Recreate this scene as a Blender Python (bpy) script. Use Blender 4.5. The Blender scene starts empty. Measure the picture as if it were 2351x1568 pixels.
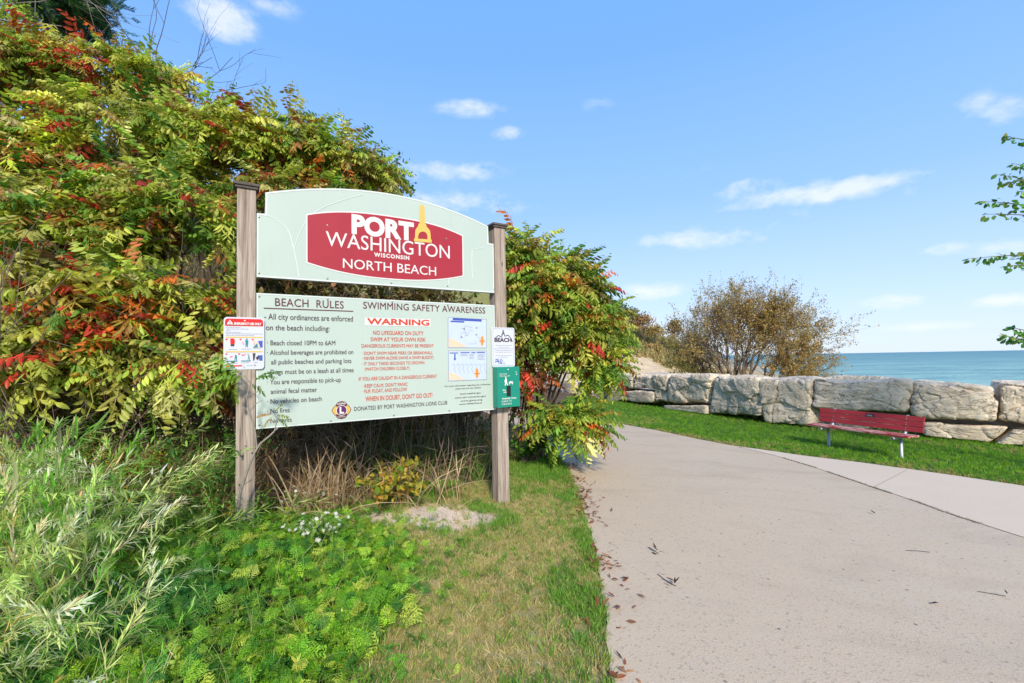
import bpy, bmesh, math, random
import numpy as np
from mathutils import Vector, Matrix, noise as mnoise

SC = bpy.context.scene
COL = SC.collection
R = math.radians

# ------------------------------------------------------------------ camera
FPX, CX, CY = 1060.0, 1175.5, 784.0          # focal length and centre, measured on a 2351 px wide view of the photograph
PITCH, ROLL = R(2.16), R(-1.0)
cam_data = bpy.data.cameras.new('camera')
cam_data.sensor_width = 36.0
cam_data.lens = FPX / 2351.0 * 36.0
cam_data.clip_start = 0.05
cam_data.clip_end = 20000.0
cam = bpy.data.objects.new('camera', cam_data)
COL.objects.link(cam)
CAM = Vector((0, 0, 1.6))
ROT = Matrix.Rotation(R(90) + PITCH, 3, 'X') @ Matrix.Rotation(ROLL, 3, 'Z')
cam.matrix_world = Matrix.Translation(CAM) @ ROT.to_4x4()
SC.camera = cam

# ------------------------------------------------------------------ world, sun, exposure
SKY_GAIN = 6.9
SUN_EL, SUN_AZ = R(33), R(171)               # azimuth clockwise from +Y: behind the camera, a little to the right
world = bpy.data.worlds.new("World")
SC.world = world
world.use_nodes = True
SC.view_settings.view_transform = 'Standard'
SC.view_settings.look = 'None'
SC.view_settings.exposure = 0.88
SC.view_settings.gamma = 1.0
SC.view_settings.use_curve_mapping = False
SC.cycles.max_bounces = 14
SC.cycles.diffuse_bounces = 8
SC.cycles.transmission_bounces = 10

def sun_dir():
    return Vector((math.sin(SUN_AZ) * math.cos(SUN_EL), math.cos(SUN_AZ) * math.cos(SUN_EL), math.sin(SUN_EL)))

sl = bpy.data.lights.new('sun', 'SUN')
sl.energy = 2.9
sl.angle = R(6)
sl.color = (1.0, 0.90, 0.755)
so = bpy.data.objects.new('sun', sl)
COL.objects.link(so)
so.rotation_euler = (-sun_dir()).to_track_quat('-Z', 'Y').to_euler()

def ray(u, v):
    return ROT @ Vector(((u - CX) / FPX, -(v - CY) / FPX, -1.0))

def P(u, v, d):
    return CAM + ray(u, v) * d

class NT:
    """small helper to write node trees"""
    def __init__(self, tree):
        self.t = tree
        self.t.nodes.clear()
    def n(self, typ, **kw):
        nd = self.t.nodes.new(typ)
        for k, v in kw.items():
            if k.startswith('i_'):
                key = k[2:]
                key = int(key) if key.isdigit() else key.replace('_', ' ')
                nd.inputs[key].default_value = v
            else:
                setattr(nd, k, v)
        return nd
    def l(self, a, b):
        self.t.links.new(a, b)
    def math(self, op, a, b=None, c=None):
        nd = self.t.nodes.new('ShaderNodeMath'); nd.operation = op
        for i, x in enumerate((a, b, c)):
            if x is None: continue
            if isinstance(x, (int, float)): nd.inputs[i].default_value = x
            else: self.l(x, nd.inputs[i])
        return nd.outputs[0]
    def mix(self, fac, a, b, mode='MIX'):
        nd = self.t.nodes.new('ShaderNodeMix'); nd.data_type = 'RGBA'; nd.blend_type = mode
        for s, x in ((nd.inputs[0], fac), (nd.inputs[6], a), (nd.inputs[7], b)):
            if isinstance(x, (int, float)): s.default_value = x
            elif isinstance(x, (tuple, list)): s.default_value = (*x[:3], 1)
            else: self.l(x, s)
        return nd.outputs[2]
    def ramp(self, fac, stops):
        nd = self.t.nodes.new('ShaderNodeValToRGB')
        el = nd.color_ramp.elements
        while len(el) < len(stops): el.new(0.5)
        for e, (p, c) in zip(el, stops):
            e.position = p
            e.color = (c, c, c, 1) if isinstance(c, (int, float)) else (*c[:3], 1)
        self.l(fac, nd.inputs[0])
        return nd.outputs[0]
    def noise(self, vec, scale, detail=4, rough=0.55, dist=0.0):
        nd = self.t.nodes.new('ShaderNodeTexNoise')
        nd.inputs['Scale'].default_value = scale
        nd.inputs['Detail'].default_value = detail
        nd.inputs['Roughness'].default_value = rough
        nd.inputs['Distortion'].default_value = dist
        if vec is not None: self.l(vec, nd.inputs['Vector'])
        return nd.outputs[0]
    def mapping(self, vec, scale=(1, 1, 1), loc=(0, 0, 0), rot=(0, 0, 0)):
        nd = self.t.nodes.new('ShaderNodeMapping')
        nd.inputs['Scale'].default_value = scale
        nd.inputs['Location'].default_value = loc
        nd.inputs['Rotation'].default_value = rot
        self.l(vec, nd.inputs['Vector'])
        return nd.outputs[0]

# sky: Nishita air with thin fair-weather clouds in fixed directions
w = NT(world.node_tree)
sky = w.n('ShaderNodeTexSky', sky_type='NISHITA', sun_disc=False, sun_elevation=SUN_EL, sun_rotation=SUN_AZ,
          altitude=200.0, air_density=1.0, dust_density=0.6, ozone_density=2.0)
tc = w.n('ShaderNodeTexCoord')
vec = tc.outputs['Generated']
nrm = w.n('ShaderNodeVectorMath', operation='NORMALIZE'); w.l(vec, nrm.inputs[0])
vec = nrm.outputs[0]
sep = w.n('ShaderNodeSeparateXYZ'); w.l(vec, sep.inputs[0])
el_ = w.math('MAXIMUM', sep.outputs[2], 0.0)
air = w.ramp(el_, [(0.0, (.64, .74, .88)), (.12, (.49, .67, .94)), (.30, (.295, .525, .95)), (.55, (.185, .42, .93)), (1.0, (.12, .33, .80))])
airs = w.n('ShaderNodeVectorMath', operation='SCALE'); w.l(air, airs.inputs[0]); airs.inputs['Scale'].default_value = SKY_GAIN
skycol = w.mix(0.88, sky.outputs[0], airs.outputs[0])
wob1 = w.noise(w.mapping(vec, (9, 9, 16)), 1.0, 6, 0.62)
wob2 = w.noise(w.mapping(vec, (26, 26, 46)), 1.0, 5, 0.6)
CLOUDS = [  # u, v, half width, half height in view pixels, strength
    (510, 42, 58, 40, .8), (630, 10, 50, 22, .35), (1075, 248, 68, 17, .5), (1170, 305, 34, 18, .4), (1020, 388, 105, 24, .6),
    (1020, 462, 85, 20, .5), (1700, 432, 62, 20, .5), (1850, 446, 150, 20, .75), (1985, 430, 80, 18, .45), (1540, 548, 75, 20, .55),
    (1680, 550, 70, 20, .5), (1490, 672, 80, 20, .5), (2055, 690, 50, 15, .75), (2165, 572, 50, 14, .4), (2320, 688, 55, 14, .75),
    (2315, 252, 45, 28, .38), (2240, 240, 40, 26, .35), (2320, 570, 60, 18, .45), (1380, 235, 40, 18, .2), (1800, 500, 60, 18, .25),
    (2120, 750, 90, 12, .35), (1610, 400, 50, 20, .2), (2130, 430, 60, 30, .2), (1150, 470, 90, 30, .3)]
total = None
for (u, v, a, b, s) in CLOUDS:
    d = ray(u, v).normalized()
    rt = Vector((d.y, -d.x, 0)).normalized()
    upv = rt.cross(d).normalized()
    k = 1.0 / (FPX * math.sqrt(1 + ((u - CX) ** 2 + (v - CY) ** 2) / FPX ** 2))
    dx = w.n('ShaderNodeVectorMath', operation='DOT_PRODUCT'); w.l(vec, dx.inputs[0]); dx.inputs[1].default_value = rt / (a * k)
    dy = w.n('ShaderNodeVectorMath', operation='DOT_PRODUCT'); w.l(vec, dy.inputs[0]); dy.inputs[1].default_value = upv / (b * k)
    dd = w.n('ShaderNodeVectorMath', operation='DOT_PRODUCT'); w.l(vec, dd.inputs[0]); dd.inputs[1].default_value = d
    yc = w.math('SUBTRACT', dy.outputs['Value'], (upv / (b * k)).dot(d))
    xc = w.math('SUBTRACT', dx.outputs['Value'], (rt / (a * k)).dot(d))
    r2 = w.math('ADD', w.math('MULTIPLY', xc, xc), w.math('MULTIPLY', yc, yc))
    g = w.math('MULTIPLY', w.math('EXPONENT', w.math('MULTIPLY', r2, -1.0)), s * 1.15)
    g = w.math('MULTIPLY', g, w.math('GREATER_THAN', dd.outputs['Value'], 0.2))
    total = g if total is None else w.math('ADD', total, g)
shape = w.math('ADD', w.math('MULTIPLY', wob1, 0.9), w.math('MULTIPLY', wob2, 0.7))
cl = w.math('ADD', total, w.math('MULTIPLY', w.math('SUBTRACT', shape, 0.8), 2.3))
cl = w.math('MULTIPLY', cl, w.math('MINIMUM', w.math('MULTIPLY', total, 3.0), 1.0))
cm = w.ramp(cl, [(0.06, 0.0), (1.5, 0.72)])
skyfinal = w.mix(cm, skycol, tuple(x * SKY_GAIN for x in (.80, .83, .88)))
bg = w.n('ShaderNodeBackground', i_Strength=0.1)
w.l(skyfinal, bg.inputs[0])
wo = w.n('ShaderNodeOutputWorld')
w.l(bg.outputs[0], wo.inputs[0])

# ------------------------------------------------------------------ helpers: objects
def tag(o, label=None, cat=None, group=None, kind=None):
    if label: o['label'] = label
    if cat: o['category'] = cat
    if group: o['group'] = group
    if kind: o['kind'] = kind
    return o

def thing(name, label, cat, loc=(0, 0, 0), rz=0.0, group=None):
    o = bpy.data.objects.new(name, None)
    COL.objects.link(o)
    o.empty_display_size = 0.2
    o.location = loc
    o.rotation_euler = (0, 0, rz)
    return tag(o, label, cat, group)

def link_mesh(name, me, mat, parent=None, world_space=False):
    if mat is not None and len(me.materials) == 0:
        me.materials.append(mat)
    o = bpy.data.objects.new(name, me)
    COL.objects.link(o)
    if parent is not None:
        o.parent = parent
        if world_space:
            root = parent
            m = Matrix.Identity(4)
            chain = []
            while root is not None:
                chain.append(root); root = root.parent
            for c in reversed(chain):
                m = m @ (c.matrix_parent_inverse @ Matrix.LocRotScale(c.location, c.rotation_euler, c.scale))
            o.matrix_parent_inverse = m.inverted()
    return o

def obj(name, bm, mat, parent=None, smooth=False, world_space=False):
    me = bpy.data.meshes.new(name)
    bm.normal_update()
    bm.to_mesh(me)
    bm.free()
    if smooth:
        me.polygons.foreach_set('use_smooth', [True] * len(me.polygons))
    return link_mesh(name, me, mat, parent, world_space)

def np_mesh(name, V, loops, counts, colors=None, smooth=False):
    me = bpy.data.meshes.new(name)
    V = np.asarray(V, dtype=np.float32)
    loops = np.asarray(loops, dtype=np.int32)
    counts = np.asarray(counts, dtype=np.int32)
    me.vertices.add(len(V))
    me.vertices.foreach_set('co', V.ravel())
    me.loops.add(len(loops))
    me.loops.foreach_set('vertex_index', loops)
    me.polygons.add(len(counts))
    starts = np.concatenate(([0], np.cumsum(counts)[:-1])).astype(np.int32)
    me.polygons.foreach_set('loop_start', starts)
    if smooth:
        me.polygons.foreach_set('use_smooth', np.ones(len(counts), dtype=bool))
    if colors is not None:
        at = me.color_attributes.new('Col', 'FLOAT_COLOR', 'POINT')
        c = np.ones((len(V), 4), dtype=np.float32)
        c[:, :3] = np.clip(colors, 0, 1)
        at.data.foreach_set('color', c.ravel())
    me.update(calc_edges=True)
    me.validate()
    return me

def add_box(bm, x0, x1, y0, y1, z0, z1, bevel=0.0):
    vs = [bm.verts.new((x, y, z)) for x in (x0, x1) for y in (y0, y1) for z in (z0, z1)]
    fs = [(0, 1, 3, 2), (4, 6, 7, 5), (0, 4, 5, 1), (2, 3, 7, 6), (0, 2, 6, 4), (1, 5, 7, 3)]
    faces = [bm.faces.new([vs[i] for i in f]) for f in fs]
    if bevel > 0:
        ed = list({e for f in faces for e in f.edges})
        bmesh.ops.bevel(bm, geom=ed, offset=bevel, segments=2, affect='EDGES', profile=0.7)
    return vs

def add_prism(bm, pts, y0, y1, bevel=0.0):
    """outline of (x, z) points extruded from y0 (front) to y1 (back)"""
    f = [bm.verts.new((x, y0, z)) for x, z in pts]
    b = [bm.verts.new((x, y1, z)) for x, z in pts]
    n = len(pts)
    ff = bm.faces.new(f); fb = bm.faces.new(list(reversed(b)))
    for i in range(n):
        j = (i + 1) % n
        bm.faces.new((f[j], f[i], b[i], b[j]))
    if bevel > 0:
        bmesh.ops.bevel(bm, geom=list(ff.edges), offset=bevel, segments=2, affect='EDGES')
    bmesh.ops.recalc_face_normals(bm, faces=bm.faces)

def add_poly(bm, pts, y):
    """flat printed shape of (x, z) points"""
    vs = [bm.verts.new((x, y, z)) for x, z in pts]
    f = bm.faces.new(vs)
    f.normal_update()
    if f.normal.y > 0: f.normal_flip()

def add_tube_bm(bm, pts, rads, sides=8):
    V, L, C = tube_arrays([(pts, rads)], sides)
    vs = [bm.verts.new(v) for v in V]
    i = 0
    for c in C:
        try: bm.faces.new([vs[k] for k in L[i:i + c]])
        except ValueError: pass
        i += c

def tube_arrays(tubes, sides=5):
    """tubes: list of (points Nx3, radii N). returns verts, loops, counts"""
    V, L, C = [], [], []
    base = 0
    ang = np.arange(sides) * 2 * math.pi / sides
    ca, sa = np.cos(ang), np.sin(ang)
    for pts, rad in tubes:
        pts = np.asarray(pts, dtype=float)
        n = len(pts)
        rad = np.broadcast_to(np.asarray(rad, dtype=float), (n,))
        t = np.gradient(pts, axis=0)
        t /= np.linalg.norm(t, axis=1, keepdims=True) + 1e-9
        ref = np.where(np.abs(t[:, 2:3]) > 0.9, np.array([[1.0, 0, 0]]), np.array([[0, 0, 1.0]]))
        a = np.cross(t, ref); a /= np.linalg.norm(a, axis=1, keepdims=True) + 1e-9
        for i in range(1, n):                    # keep the frame from flipping
            p = a[i - 1] - t[i] * np.dot(a[i - 1], t[i])
            l = np.linalg.norm(p)
            if l > 1e-6: a[i] = p / l
        b = np.cross(t, a)
        ring = pts[:, None, :] + rad[:, None, None] * (ca[None, :, None] * a[:, None, :] + sa[None, :, None] * b[:, None, :])
        V.append(ring.reshape(-1, 3))
        i = np.arange(n - 1)[:, None] * sides
        j = np.arange(sides)[None, :]
        j2 = (j + 1) % sides
        q = np.stack((i + j, i + j2, i + sides + j2, i + sides + j), axis=-1).reshape(-1, 4) + base
        L.append(q.ravel()); C.append(np.full(len(q), 4))
        cap = np.arange(sides) + base + (n - 1) * sides
        L.append(cap); C.append(np.array([sides]))
        base += n * sides
    return np.concatenate(V), np.concatenate(L), np.concatenate(C)

def tubes_obj(name, tubes, mat, parent=None, sides=5, world_space=True):
    V, L, C = tube_arrays(tubes, sides)
    return link_mesh(name, np_mesh(name, V, L, C, smooth=True), mat, parent, world_space)

# ------------------------------------------------------------------ helpers: scattered leaves
class Tmpl:
    """a leaf shape: verts, faces, a 0..1 weight towards the second colour, and a brightness jitter per vertex"""
    def __init__(self):
        self.V, self.F, self.W, self.J = [], [], [], []
    def add(self, verts, faces, w=0.0, j=0.0):
        o = len(self.V)
        self.V += [tuple(v) for v in verts]
        self.F += [[i + o for i in f] for f in faces]
        self.W += ([w] * len(verts) if isinstance(w, (int, float)) else list(w))
        self.J += [j] * len(verts)
    def done(self):
        self.V = np.array(self.V, dtype=np.float32)
        self.W = np.array(self.W, dtype=np.float32)
        self.J = np.array(self.J, dtype=np.float32)
        self.L = np.array([i for f in self.F for i in f], dtype=np.int32)
        self.C = np.array([len(f) for f in self.F], dtype=np.int32)
        return self

def frames(dirs, ups, scale=1.0):
    """rotation matrices whose y column is dir and whose z column is near up"""
    y = np.asarray(dirs, dtype=float)
    y = y / (np.linalg.norm(y, axis=1, keepdims=True) + 1e-9)
    x = np.cross(y, ups); x /= np.linalg.norm(x, axis=1, keepdims=True) + 1e-9
    z = np.cross(x, y)
    M = np.stack((x, y, z), axis=-1)
    s = np.broadcast_to(np.asarray(scale, dtype=float), (len(y),))
    return M * s[:, None, None]

def scatter_arrays(tmpls, which, M, T, c1, c2):
    Vs, Ls, Cs, Ks = [], [], [], []
    base = 0
    for k, t in enumerate(tmpls):
        idx = np.nonzero(which == k)[0]
        if len(idx) == 0: continue
        v = np.einsum('mij,nj->mni', M[idx], t.V) + T[idx][:, None, :]
        n = len(t.V)
        c = c1[idx][:, None, :] * (1 - t.W[None, :, None]) + c2[idx][:, None, :] * t.W[None, :, None]
        c = c * (1 + t.J[None, :, None])
        off = (np.arange(len(idx)) * n + base)[:, None]
        Vs.append(v.reshape(-1, 3)); Ks.append(c.reshape(-1, 3))
        Ls.append((t.L[None, :] + off).ravel()); Cs.append(np.tile(t.C, len(idx)))
        base += n * len(idx)
    return np.concatenate(Vs), np.concatenate(Ls), np.concatenate(Cs), np.concatenate(Ks)

def scatter_obj(name, tmpls, which, M, T, c1, c2, mat, parent=None):
    V, L, C, K = scatter_arrays(tmpls, np.asarray(which), np.asarray(M), np.asarray(T), np.asarray(c1), np.asarray(c2))
    return link_mesh(name, np_mesh(name, V, L, C, K), mat, parent, True)

def blade(t, length, width, p0, d, up, fold=0.25, droop=0.15, w=0.0, j=0.0):
    """a lance-shaped leaflet of six faces with a raised midrib"""
    d = np.array(d, float); d /= np.linalg.norm(d)
    up = np.array(up, float)
    s = np.cross(d, up); s /= np.linalg.norm(s) + 1e-9
    n = np.cross(s, d)
    p0 = np.array(p0, float)
    def at(k, side, drop):
        return p0 + d * length * k + s * side * width * .5 - n * (drop * length) - n * abs(side) * width * fold
    vs = [p0, at(.34, -1, droop * .12), at(.34, 0, droop * .12), at(.34, 1, droop * .12),
          at(.7, -.8, droop * .5), at(.7, 0, droop * .5), at(.7, .8, droop * .5), at(1, 0, droop)]
    fs = [(0, 2, 1), (0, 3, 2), (1, 2, 5, 4), (2, 3, 6, 5), (4, 5, 7), (5, 6, 7)]
    t.add(vs, fs, w, j)

def thin_blade(t, length, width, p0, d, up, droop=0.15, w=0.0, j=0.0):
    d = np.array(d, float); d /= np.linalg.norm(d)
    s = np.cross(d, np.array(up, float)); s /= np.linalg.norm(s) + 1e-9
    n = np.cross(s, d); p0 = np.array(p0, float)
    vs = [p0 - s * width * .25, p0 + s * width * .25, p0 + d * length * .5 - s * width * .5 - n * droop * .25 * length,
          p0 + d * length * .5 + s * width * .5 - n * droop * .25 * length, p0 + d * length - n * droop * length]
    t.add(vs, [(0, 1, 3, 2), (2, 3, 4)], w, j)

def in_poly(x, y, poly):
    x = np.asarray(x); y = np.asarray(y)
    c = np.zeros(x.shape, dtype=bool)
    n = len(poly)
    for i in range(n):
        x0, y0 = poly[i][0], poly[i][1]
        x1, y1 = poly[(i + 1) % n][0], poly[(i + 1) % n][1]
        if y0 == y1: continue
        hit = ((y0 > y) != (y1 > y)) & (x < (x1 - x0) * (y - y0) / (y1 - y0) + x0)
        c ^= hit
    return c

def vnoise(x, y, seed=0):
    x = np.asarray(x, float); y = np.asarray(y, float)
    xi = np.floor(x).astype(np.int64); yi = np.floor(y).astype(np.int64)
    fx = x - xi; fy = y - yi
    fx = fx * fx * (3 - 2 * fx); fy = fy * fy * (3 - 2 * fy)
    def h(i, j):
        a = (i * 374761393 + j * 668265263 + seed * 974634777) & 0x7fffffff
        a = ((a ^ (a >> 13)) * 1274126177) & 0x7fffffff
        return ((a ^ (a >> 16)) & 0xffff) / 65535.0
    return (h(xi, yi) * (1 - fx) + h(xi + 1, yi) * fx) * (1 - fy) + (h(xi, yi + 1) * (1 - fx) + h(xi + 1, yi + 1) * fx) * fy

def fnoise(x, y, seed=0):
    return (vnoise(x, y, seed) + .5 * vnoise(x * 2.1, y * 2.1, seed + 1) + .25 * vnoise(x * 4.3, y * 4.3, seed + 2)) / 1.75

def sstep(a, b, x):
    t = np.clip((np.asarray(x, float) - a) / (b - a), 0, 1)
    return t * t * (3 - 2 * t)

def srgb(r, g, b):
    f = lambda c: (c / 255 / 12.92) if c / 255 <= 0.04045 else ((c / 255 + 0.055) / 1.055) ** 2.4
    return (f(r), f(g), f(b))

# ------------------------------------------------------------------ sign plane (needed by the terrain)
SL = P(587, 830, 3.92)
SR = P(1138, 820, 5.13)
SA = Vector((SR.x - SL.x, SR.y - SL.y, 0)); SW = SA.length; SA.normalize()
SN = Vector((SA.y, -SA.x, 0))                # towards the viewer
SRZ = math.atan2(SA.y, SA.x)

def S(u, v, y=0.0):
    """point of the sign's plane (pushed back by y) seen at u, v -> (along, height)"""
    d = ray(u, v)
    o = Vector((SL.x, SL.y, 0)) - SN * y
    t = (o - CAM).dot(SN) / d.dot(SN)
    p = CAM + d * t
    return ((p - Vector((SL.x, SL.y, 0))).dot(SA), p.z)

def sign_uv(x, y):
    dx = x - SL.x; dy = y - SL.y
    return dx * SA.x + dy * SA.y, -(dx * SN.x + dy * SN.y)

# ------------------------------------------------------------------ terrain
WALL = [(30.0, -6.0), (16.0, 7.2), (11.8, 10.8), (8.3, 14.1), (6.05, 21.0), (4.7, 25.0), (2.0, 33.0)]

def wall_behind(x, y):
    """rough distance behind the stone wall (positive towards the lake)"""
    best = np.full(np.shape(x), 1e9); sgn = np.zeros(np.shape(x))
    for (x0, y0), (x1, y1) in zip(WALL[:-1], WALL[1:]):
        ex, ey = x1 - x0, y1 - y0
        l2 = ex * ex + ey * ey
        t = np.clip(((x - x0) * ex + (y - y0) * ey) / l2, 0, 1)
        dx = x - (x0 + t * ex); dy = y - (y0 + t * ey)
        d = np.hypot(dx, dy)
        s = np.sign(ex * (y - y0) - ey * (x - x0)) * -1
        m = d < best
        best = np.where(m, d, best); sgn = np.where(m, s, sgn)
    return best * sgn

def terr(x, y):
    x = np.asarray(x, float); y = np.asarray(y, float)
    h0 = 0.15 - 0.06 * x - 0.03 * y
    k = 0.12
    near = np.where(h0 > -0.65 + k * 3, h0, -0.65 + k * np.log1p(np.exp(np.clip((h0 + 0.65) / k, -20, 20))))
    near = np.minimum(near, 0.75)
    u, t = sign_uv(x, y)
    rise = 0.5 * np.maximum(0, t - 1.0) * (1 - sstep(1.2, 3.6, u - 0.10 * np.maximum(t, 0)))
    rise = np.minimum(rise, 7.5)
    rise = rise * (1 + 0.25 * (fnoise(x * .5, y * .5, 3) - .5)) + 0.12 * np.minimum(rise, 1) * (fnoise(x * 1.7, y * 1.7, 5) - .5)
    z = near + rise
    wb = wall_behind(x, y)
    fill = .62 * sstep(.35, .75, wb) * sstep(4.0, 1.6, wb) * (y > 5)
    sand = sstep(1.2, 5, wb)
    dune = 1.15 * np.exp(-((x - 9.5) / 6.5) ** 2 - ((y - 31) / 7) ** 2) * sand
    drop = np.clip((x - (.42 * y + 6.0)) * .22, 0, 3.2) * sand
    z = z + dune - drop + fill
    H = np.interp(x, [-40, 6, 11.5, 14.1, 16.3, 18.1, 21.9, 24.7, 36], [12, 9.4, 6.9, 5.4, 4.2, 3.6, 1.8, .3, -3.0])
    H = H + 1.1 * (fnoise(x * .22, y * .13, 9) - .5)
    bl = sstep(38, 55, y - 0.12 * x + 3.0 * (fnoise(x * .3, y * .2, 12) - .5))
    z = np.where(bl > 0, np.maximum(z, z * (1 - bl) + H * bl), z)
    return z

def tz(x, y):
    return float(terr(np.array([x]), np.array([y]))[0])

def G(u, v):
    """where the view line through u, v meets the ground"""
    d = ray(u, v)
    t0 = 0.3; prev = 0.3
    t = 0.3
    while t < 300:
        p = CAM + d * t
        if p.z < tz(p.x, p.y):
            lo, hi = prev, t
            for _ in range(24):
                m = .5 * (lo + hi)
                p = CAM + d * m
                if p.z < tz(p.x, p.y): hi = m
                else: lo = m
            return CAM + d * hi
        prev = t
        t *= 1.03
    return CAM + d * t
# ------------------------------------------------------------------ materials
def mat_new(name):
    m = bpy.data.materials.new(name)
    m.use_nodes = True
    return m, NT(m.node_tree)

def finish(m, nt, base, rough=0.6, bump=None, bump_str=0.3, bump_dist=0.01, spec=0.4, metallic=0.0):
    b = nt.n('ShaderNodeBsdfPrincipled')
    if isinstance(base, (tuple, list)): b.inputs['Base Color'].default_value = (*base[:3], 1)
    else: nt.l(base, b.inputs['Base Color'])
    if isinstance(rough, (int, float)): b.inputs['Roughness'].default_value = rough
    else: nt.l(rough, b.inputs['Roughness'])
    b.inputs['Specular IOR Level'].default_value = spec
    b.inputs['Metallic'].default_value = metallic
    if bump is not None:
        bn = nt.n('ShaderNodeBump', i_Strength=bump_str, i_Distance=bump_dist)
        nt.l(bump, bn.inputs['Height']); nt.l(bn.outputs[0], b.inputs['Normal'])
    o = nt.n('ShaderNodeOutputMaterial')
    nt.l(b.outputs[0], o.inputs[0])
    return b

def mat_plain(name, col, rough=0.5, var=0.08, scale=30.0, spec=0.4, metallic=0.0, bump=0.0):
    m, nt = mat_new(name)
    tcn = nt.n('ShaderNodeTexCoord')
    nz = nt.noise(tcn.outputs['Object'], scale, 4)
    c = nt.mix(nz, tuple(x * (1 - var) for x in col), tuple(min(1, x * (1 + var)) for x in col))
    finish(m, nt, c, rough, nz if bump else None, bump, 0.004, spec, metallic)
    return m

def mat_leaf(name, rough=0.45, trans=0.35, spec=0.35):
    m, nt = mat_new(name)
    at = nt.n('ShaderNodeAttribute', attribute_name='Col')
    b = nt.n('ShaderNodeBsdfPrincipled', i_Roughness=rough)
    b.inputs['Specular IOR Level'].default_value = spec
    nt.l(at.outputs['Color'], b.inputs['Base Color'])
    tr = nt.n('ShaderNodeBsdfTranslucent')
    nt.l(nt.mix(1.0, at.outputs['Color'], (1.25, 1.2, .7), 'MULTIPLY'), tr.inputs['Color'])
    mx = nt.n('ShaderNodeMixShader', i_0=trans)
    nt.l(b.outputs[0], mx.inputs[1]); nt.l(tr.outputs[0], mx.inputs[2])
    o = nt.n('ShaderNodeOutputMaterial'); nt.l(mx.outputs[0], o.inputs[0])
    return m

LEAF = mat_leaf('leaf', .45, .42)
GRASS = mat_leaf('grass_blade', 0.5, 0.3, 0.25)
BARK = mat_plain('sumac_bark', (.15, .115, .088), 0.85, .5, 25, .2, bump=.5)
BARKG = mat_plain('grey_bark', (.26, .23, .2), 0.85, .4, 25, .2, bump=.5)
TWIG = mat_plain('dark_twig', (.10, .085, .075), 0.8, .4, 20, .2)

def mat_wood():
    m, nt = mat_new('weathered_timber')
    tcn = nt.n('ShaderNodeTexCoord')
    o = tcn.outputs['Object']
    g = nt.noise(nt.mapping(o, (38, 38, 1.3)), 1.0, 7, 0.62, 0.7)
    g2 = nt.noise(nt.mapping(o, (140, 140, 3.5)), 1.0, 3, 0.6, 0.2)
    big = nt.noise(nt.mapping(o, (6, 6, .9)), 1.0, 3, 0.6, 1.2)
    flow = nt.noise(nt.mapping(o, (8, 8, .5)), 1.0, 2, .5, .3)
    band = nt.math('FRACT', nt.math('MULTIPLY', flow, 14.0))
    c = nt.ramp(g, [(.3, (.13, .10, .08)), (.45, (.315, .255, .205)), (.60, (.44, .375, .31)), (.78, (.52, .455, .385))])
    c = nt.mix(nt.math('MULTIPLY', nt.ramp(band, [(.0, 1.0), (.30, 0.0), (.92, 0.0), (1.0, 1.0)]), .5), c, (.21, .15, .11))
    c = nt.mix(nt.math('MULTIPLY', nt.ramp(big, [(.5, 0.0), (.72, 1.0)]), .35), c, (.30, .21, .16))
    vor = nt.n('ShaderNodeTexVoronoi', i_Scale=1.0)
    nt.l(nt.mapping(o, (7, 7, 1.9), (.37, .2, .3)), vor.inputs['Vector'])
    c = nt.mix(nt.ramp(vor.outputs[0], [(.05, 1.0), (.09, 0.0)]), c, (.10, .075, .06))
    c = nt.mix(nt.ramp(g2, [(.28, .8), (.4, 0.0)]), c, (.1, .08, .065))
    finish(m, nt, c, .85, nt.math('ADD', g, nt.math('MULTIPLY', g2, .7)), .8, .008, .15)
    return m
WOOD = mat_wood()
CAPWOOD = mat_plain('cap_timber', (.105, .088, .078), .8, .5, 22, .25, bump=.4)

def mat_panel():
    m, nt = mat_new('sign_panel')
    tcn = nt.n('ShaderNodeTexCoord'); o = tcn.outputs['Object']
    a = nt.noise(o, 1.6, 4); b = nt.noise(nt.mapping(o, (60, 60, 6)), 1.0, 3)
    c = nt.mix(a, (.41, .495, .435), (.465, .55, .487))
    c = nt.mix(nt.ramp(b, [(.62, 0.0), (.8, .22)]), c, (.42, .47, .41))
    streak = nt.noise(nt.mapping(o, (22, 1, 1.1)), 1.0, 4, .6, .3)  # streaky stains, with uneven reflections put into the colour
    c = nt.mix(nt.ramp(streak, [(.58, 0.0), (.78, .28)]), c, (.36, .40, .32))
    finish(m, nt, c, nt.ramp(a, [(0.3, .3), (.7, .42)]), None, spec=.45)
    return m
PANEL = mat_panel()
EDGE = mat_plain('panel_edge', (.64, .68, .66), .45, .06, 12)
INK_WHITE = mat_plain('white_vinyl', (.66, .65, .62), .45, .04, 20)
INK_RED = mat_plain('crimson_vinyl', (.345, .024, .036), .4, .12, 6)
INK_YEL = mat_plain('yellow_vinyl', (.64, .44, .10), .45, .08, 10)
INK_MAROON = mat_plain('maroon_ink', (.115, .022, .040), .5, .2, 15)
INK_DARK = mat_plain('dark_ink', (.052, .036, .052), .5, .2, 15)
INK_WARN = mat_plain('red_ink', (.53, .055, .028), .5, .2, 12)
INK_BLUE = mat_plain('blue_ink', (.05, .09, .38), .5, .1, 12)
INK_SKY = mat_plain('pale_blue_ink', (.48, .56, .68), .5, .06, 8)
INK_SAND = mat_plain('sand_ink', (.72, .52, .36), .5, .06, 8)
INK_ORANGE = mat_plain('orange_ink', (.72, .27, .04), .5, .1, 10)
INK_GREY = mat_plain('grey_ink', (.25, .27, .34), .5, .1, 10)
INK_TEAL = mat_plain('teal_ink', (.03, .20, .27), .5, .1, 10)
INK_PURPLE = mat_plain('purple_ink', (.10, .018, .10), .5, .1, 10)
INK_SKIN = mat_plain('peach_ink', (.78, .48, .34), .5, .1, 10)
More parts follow.
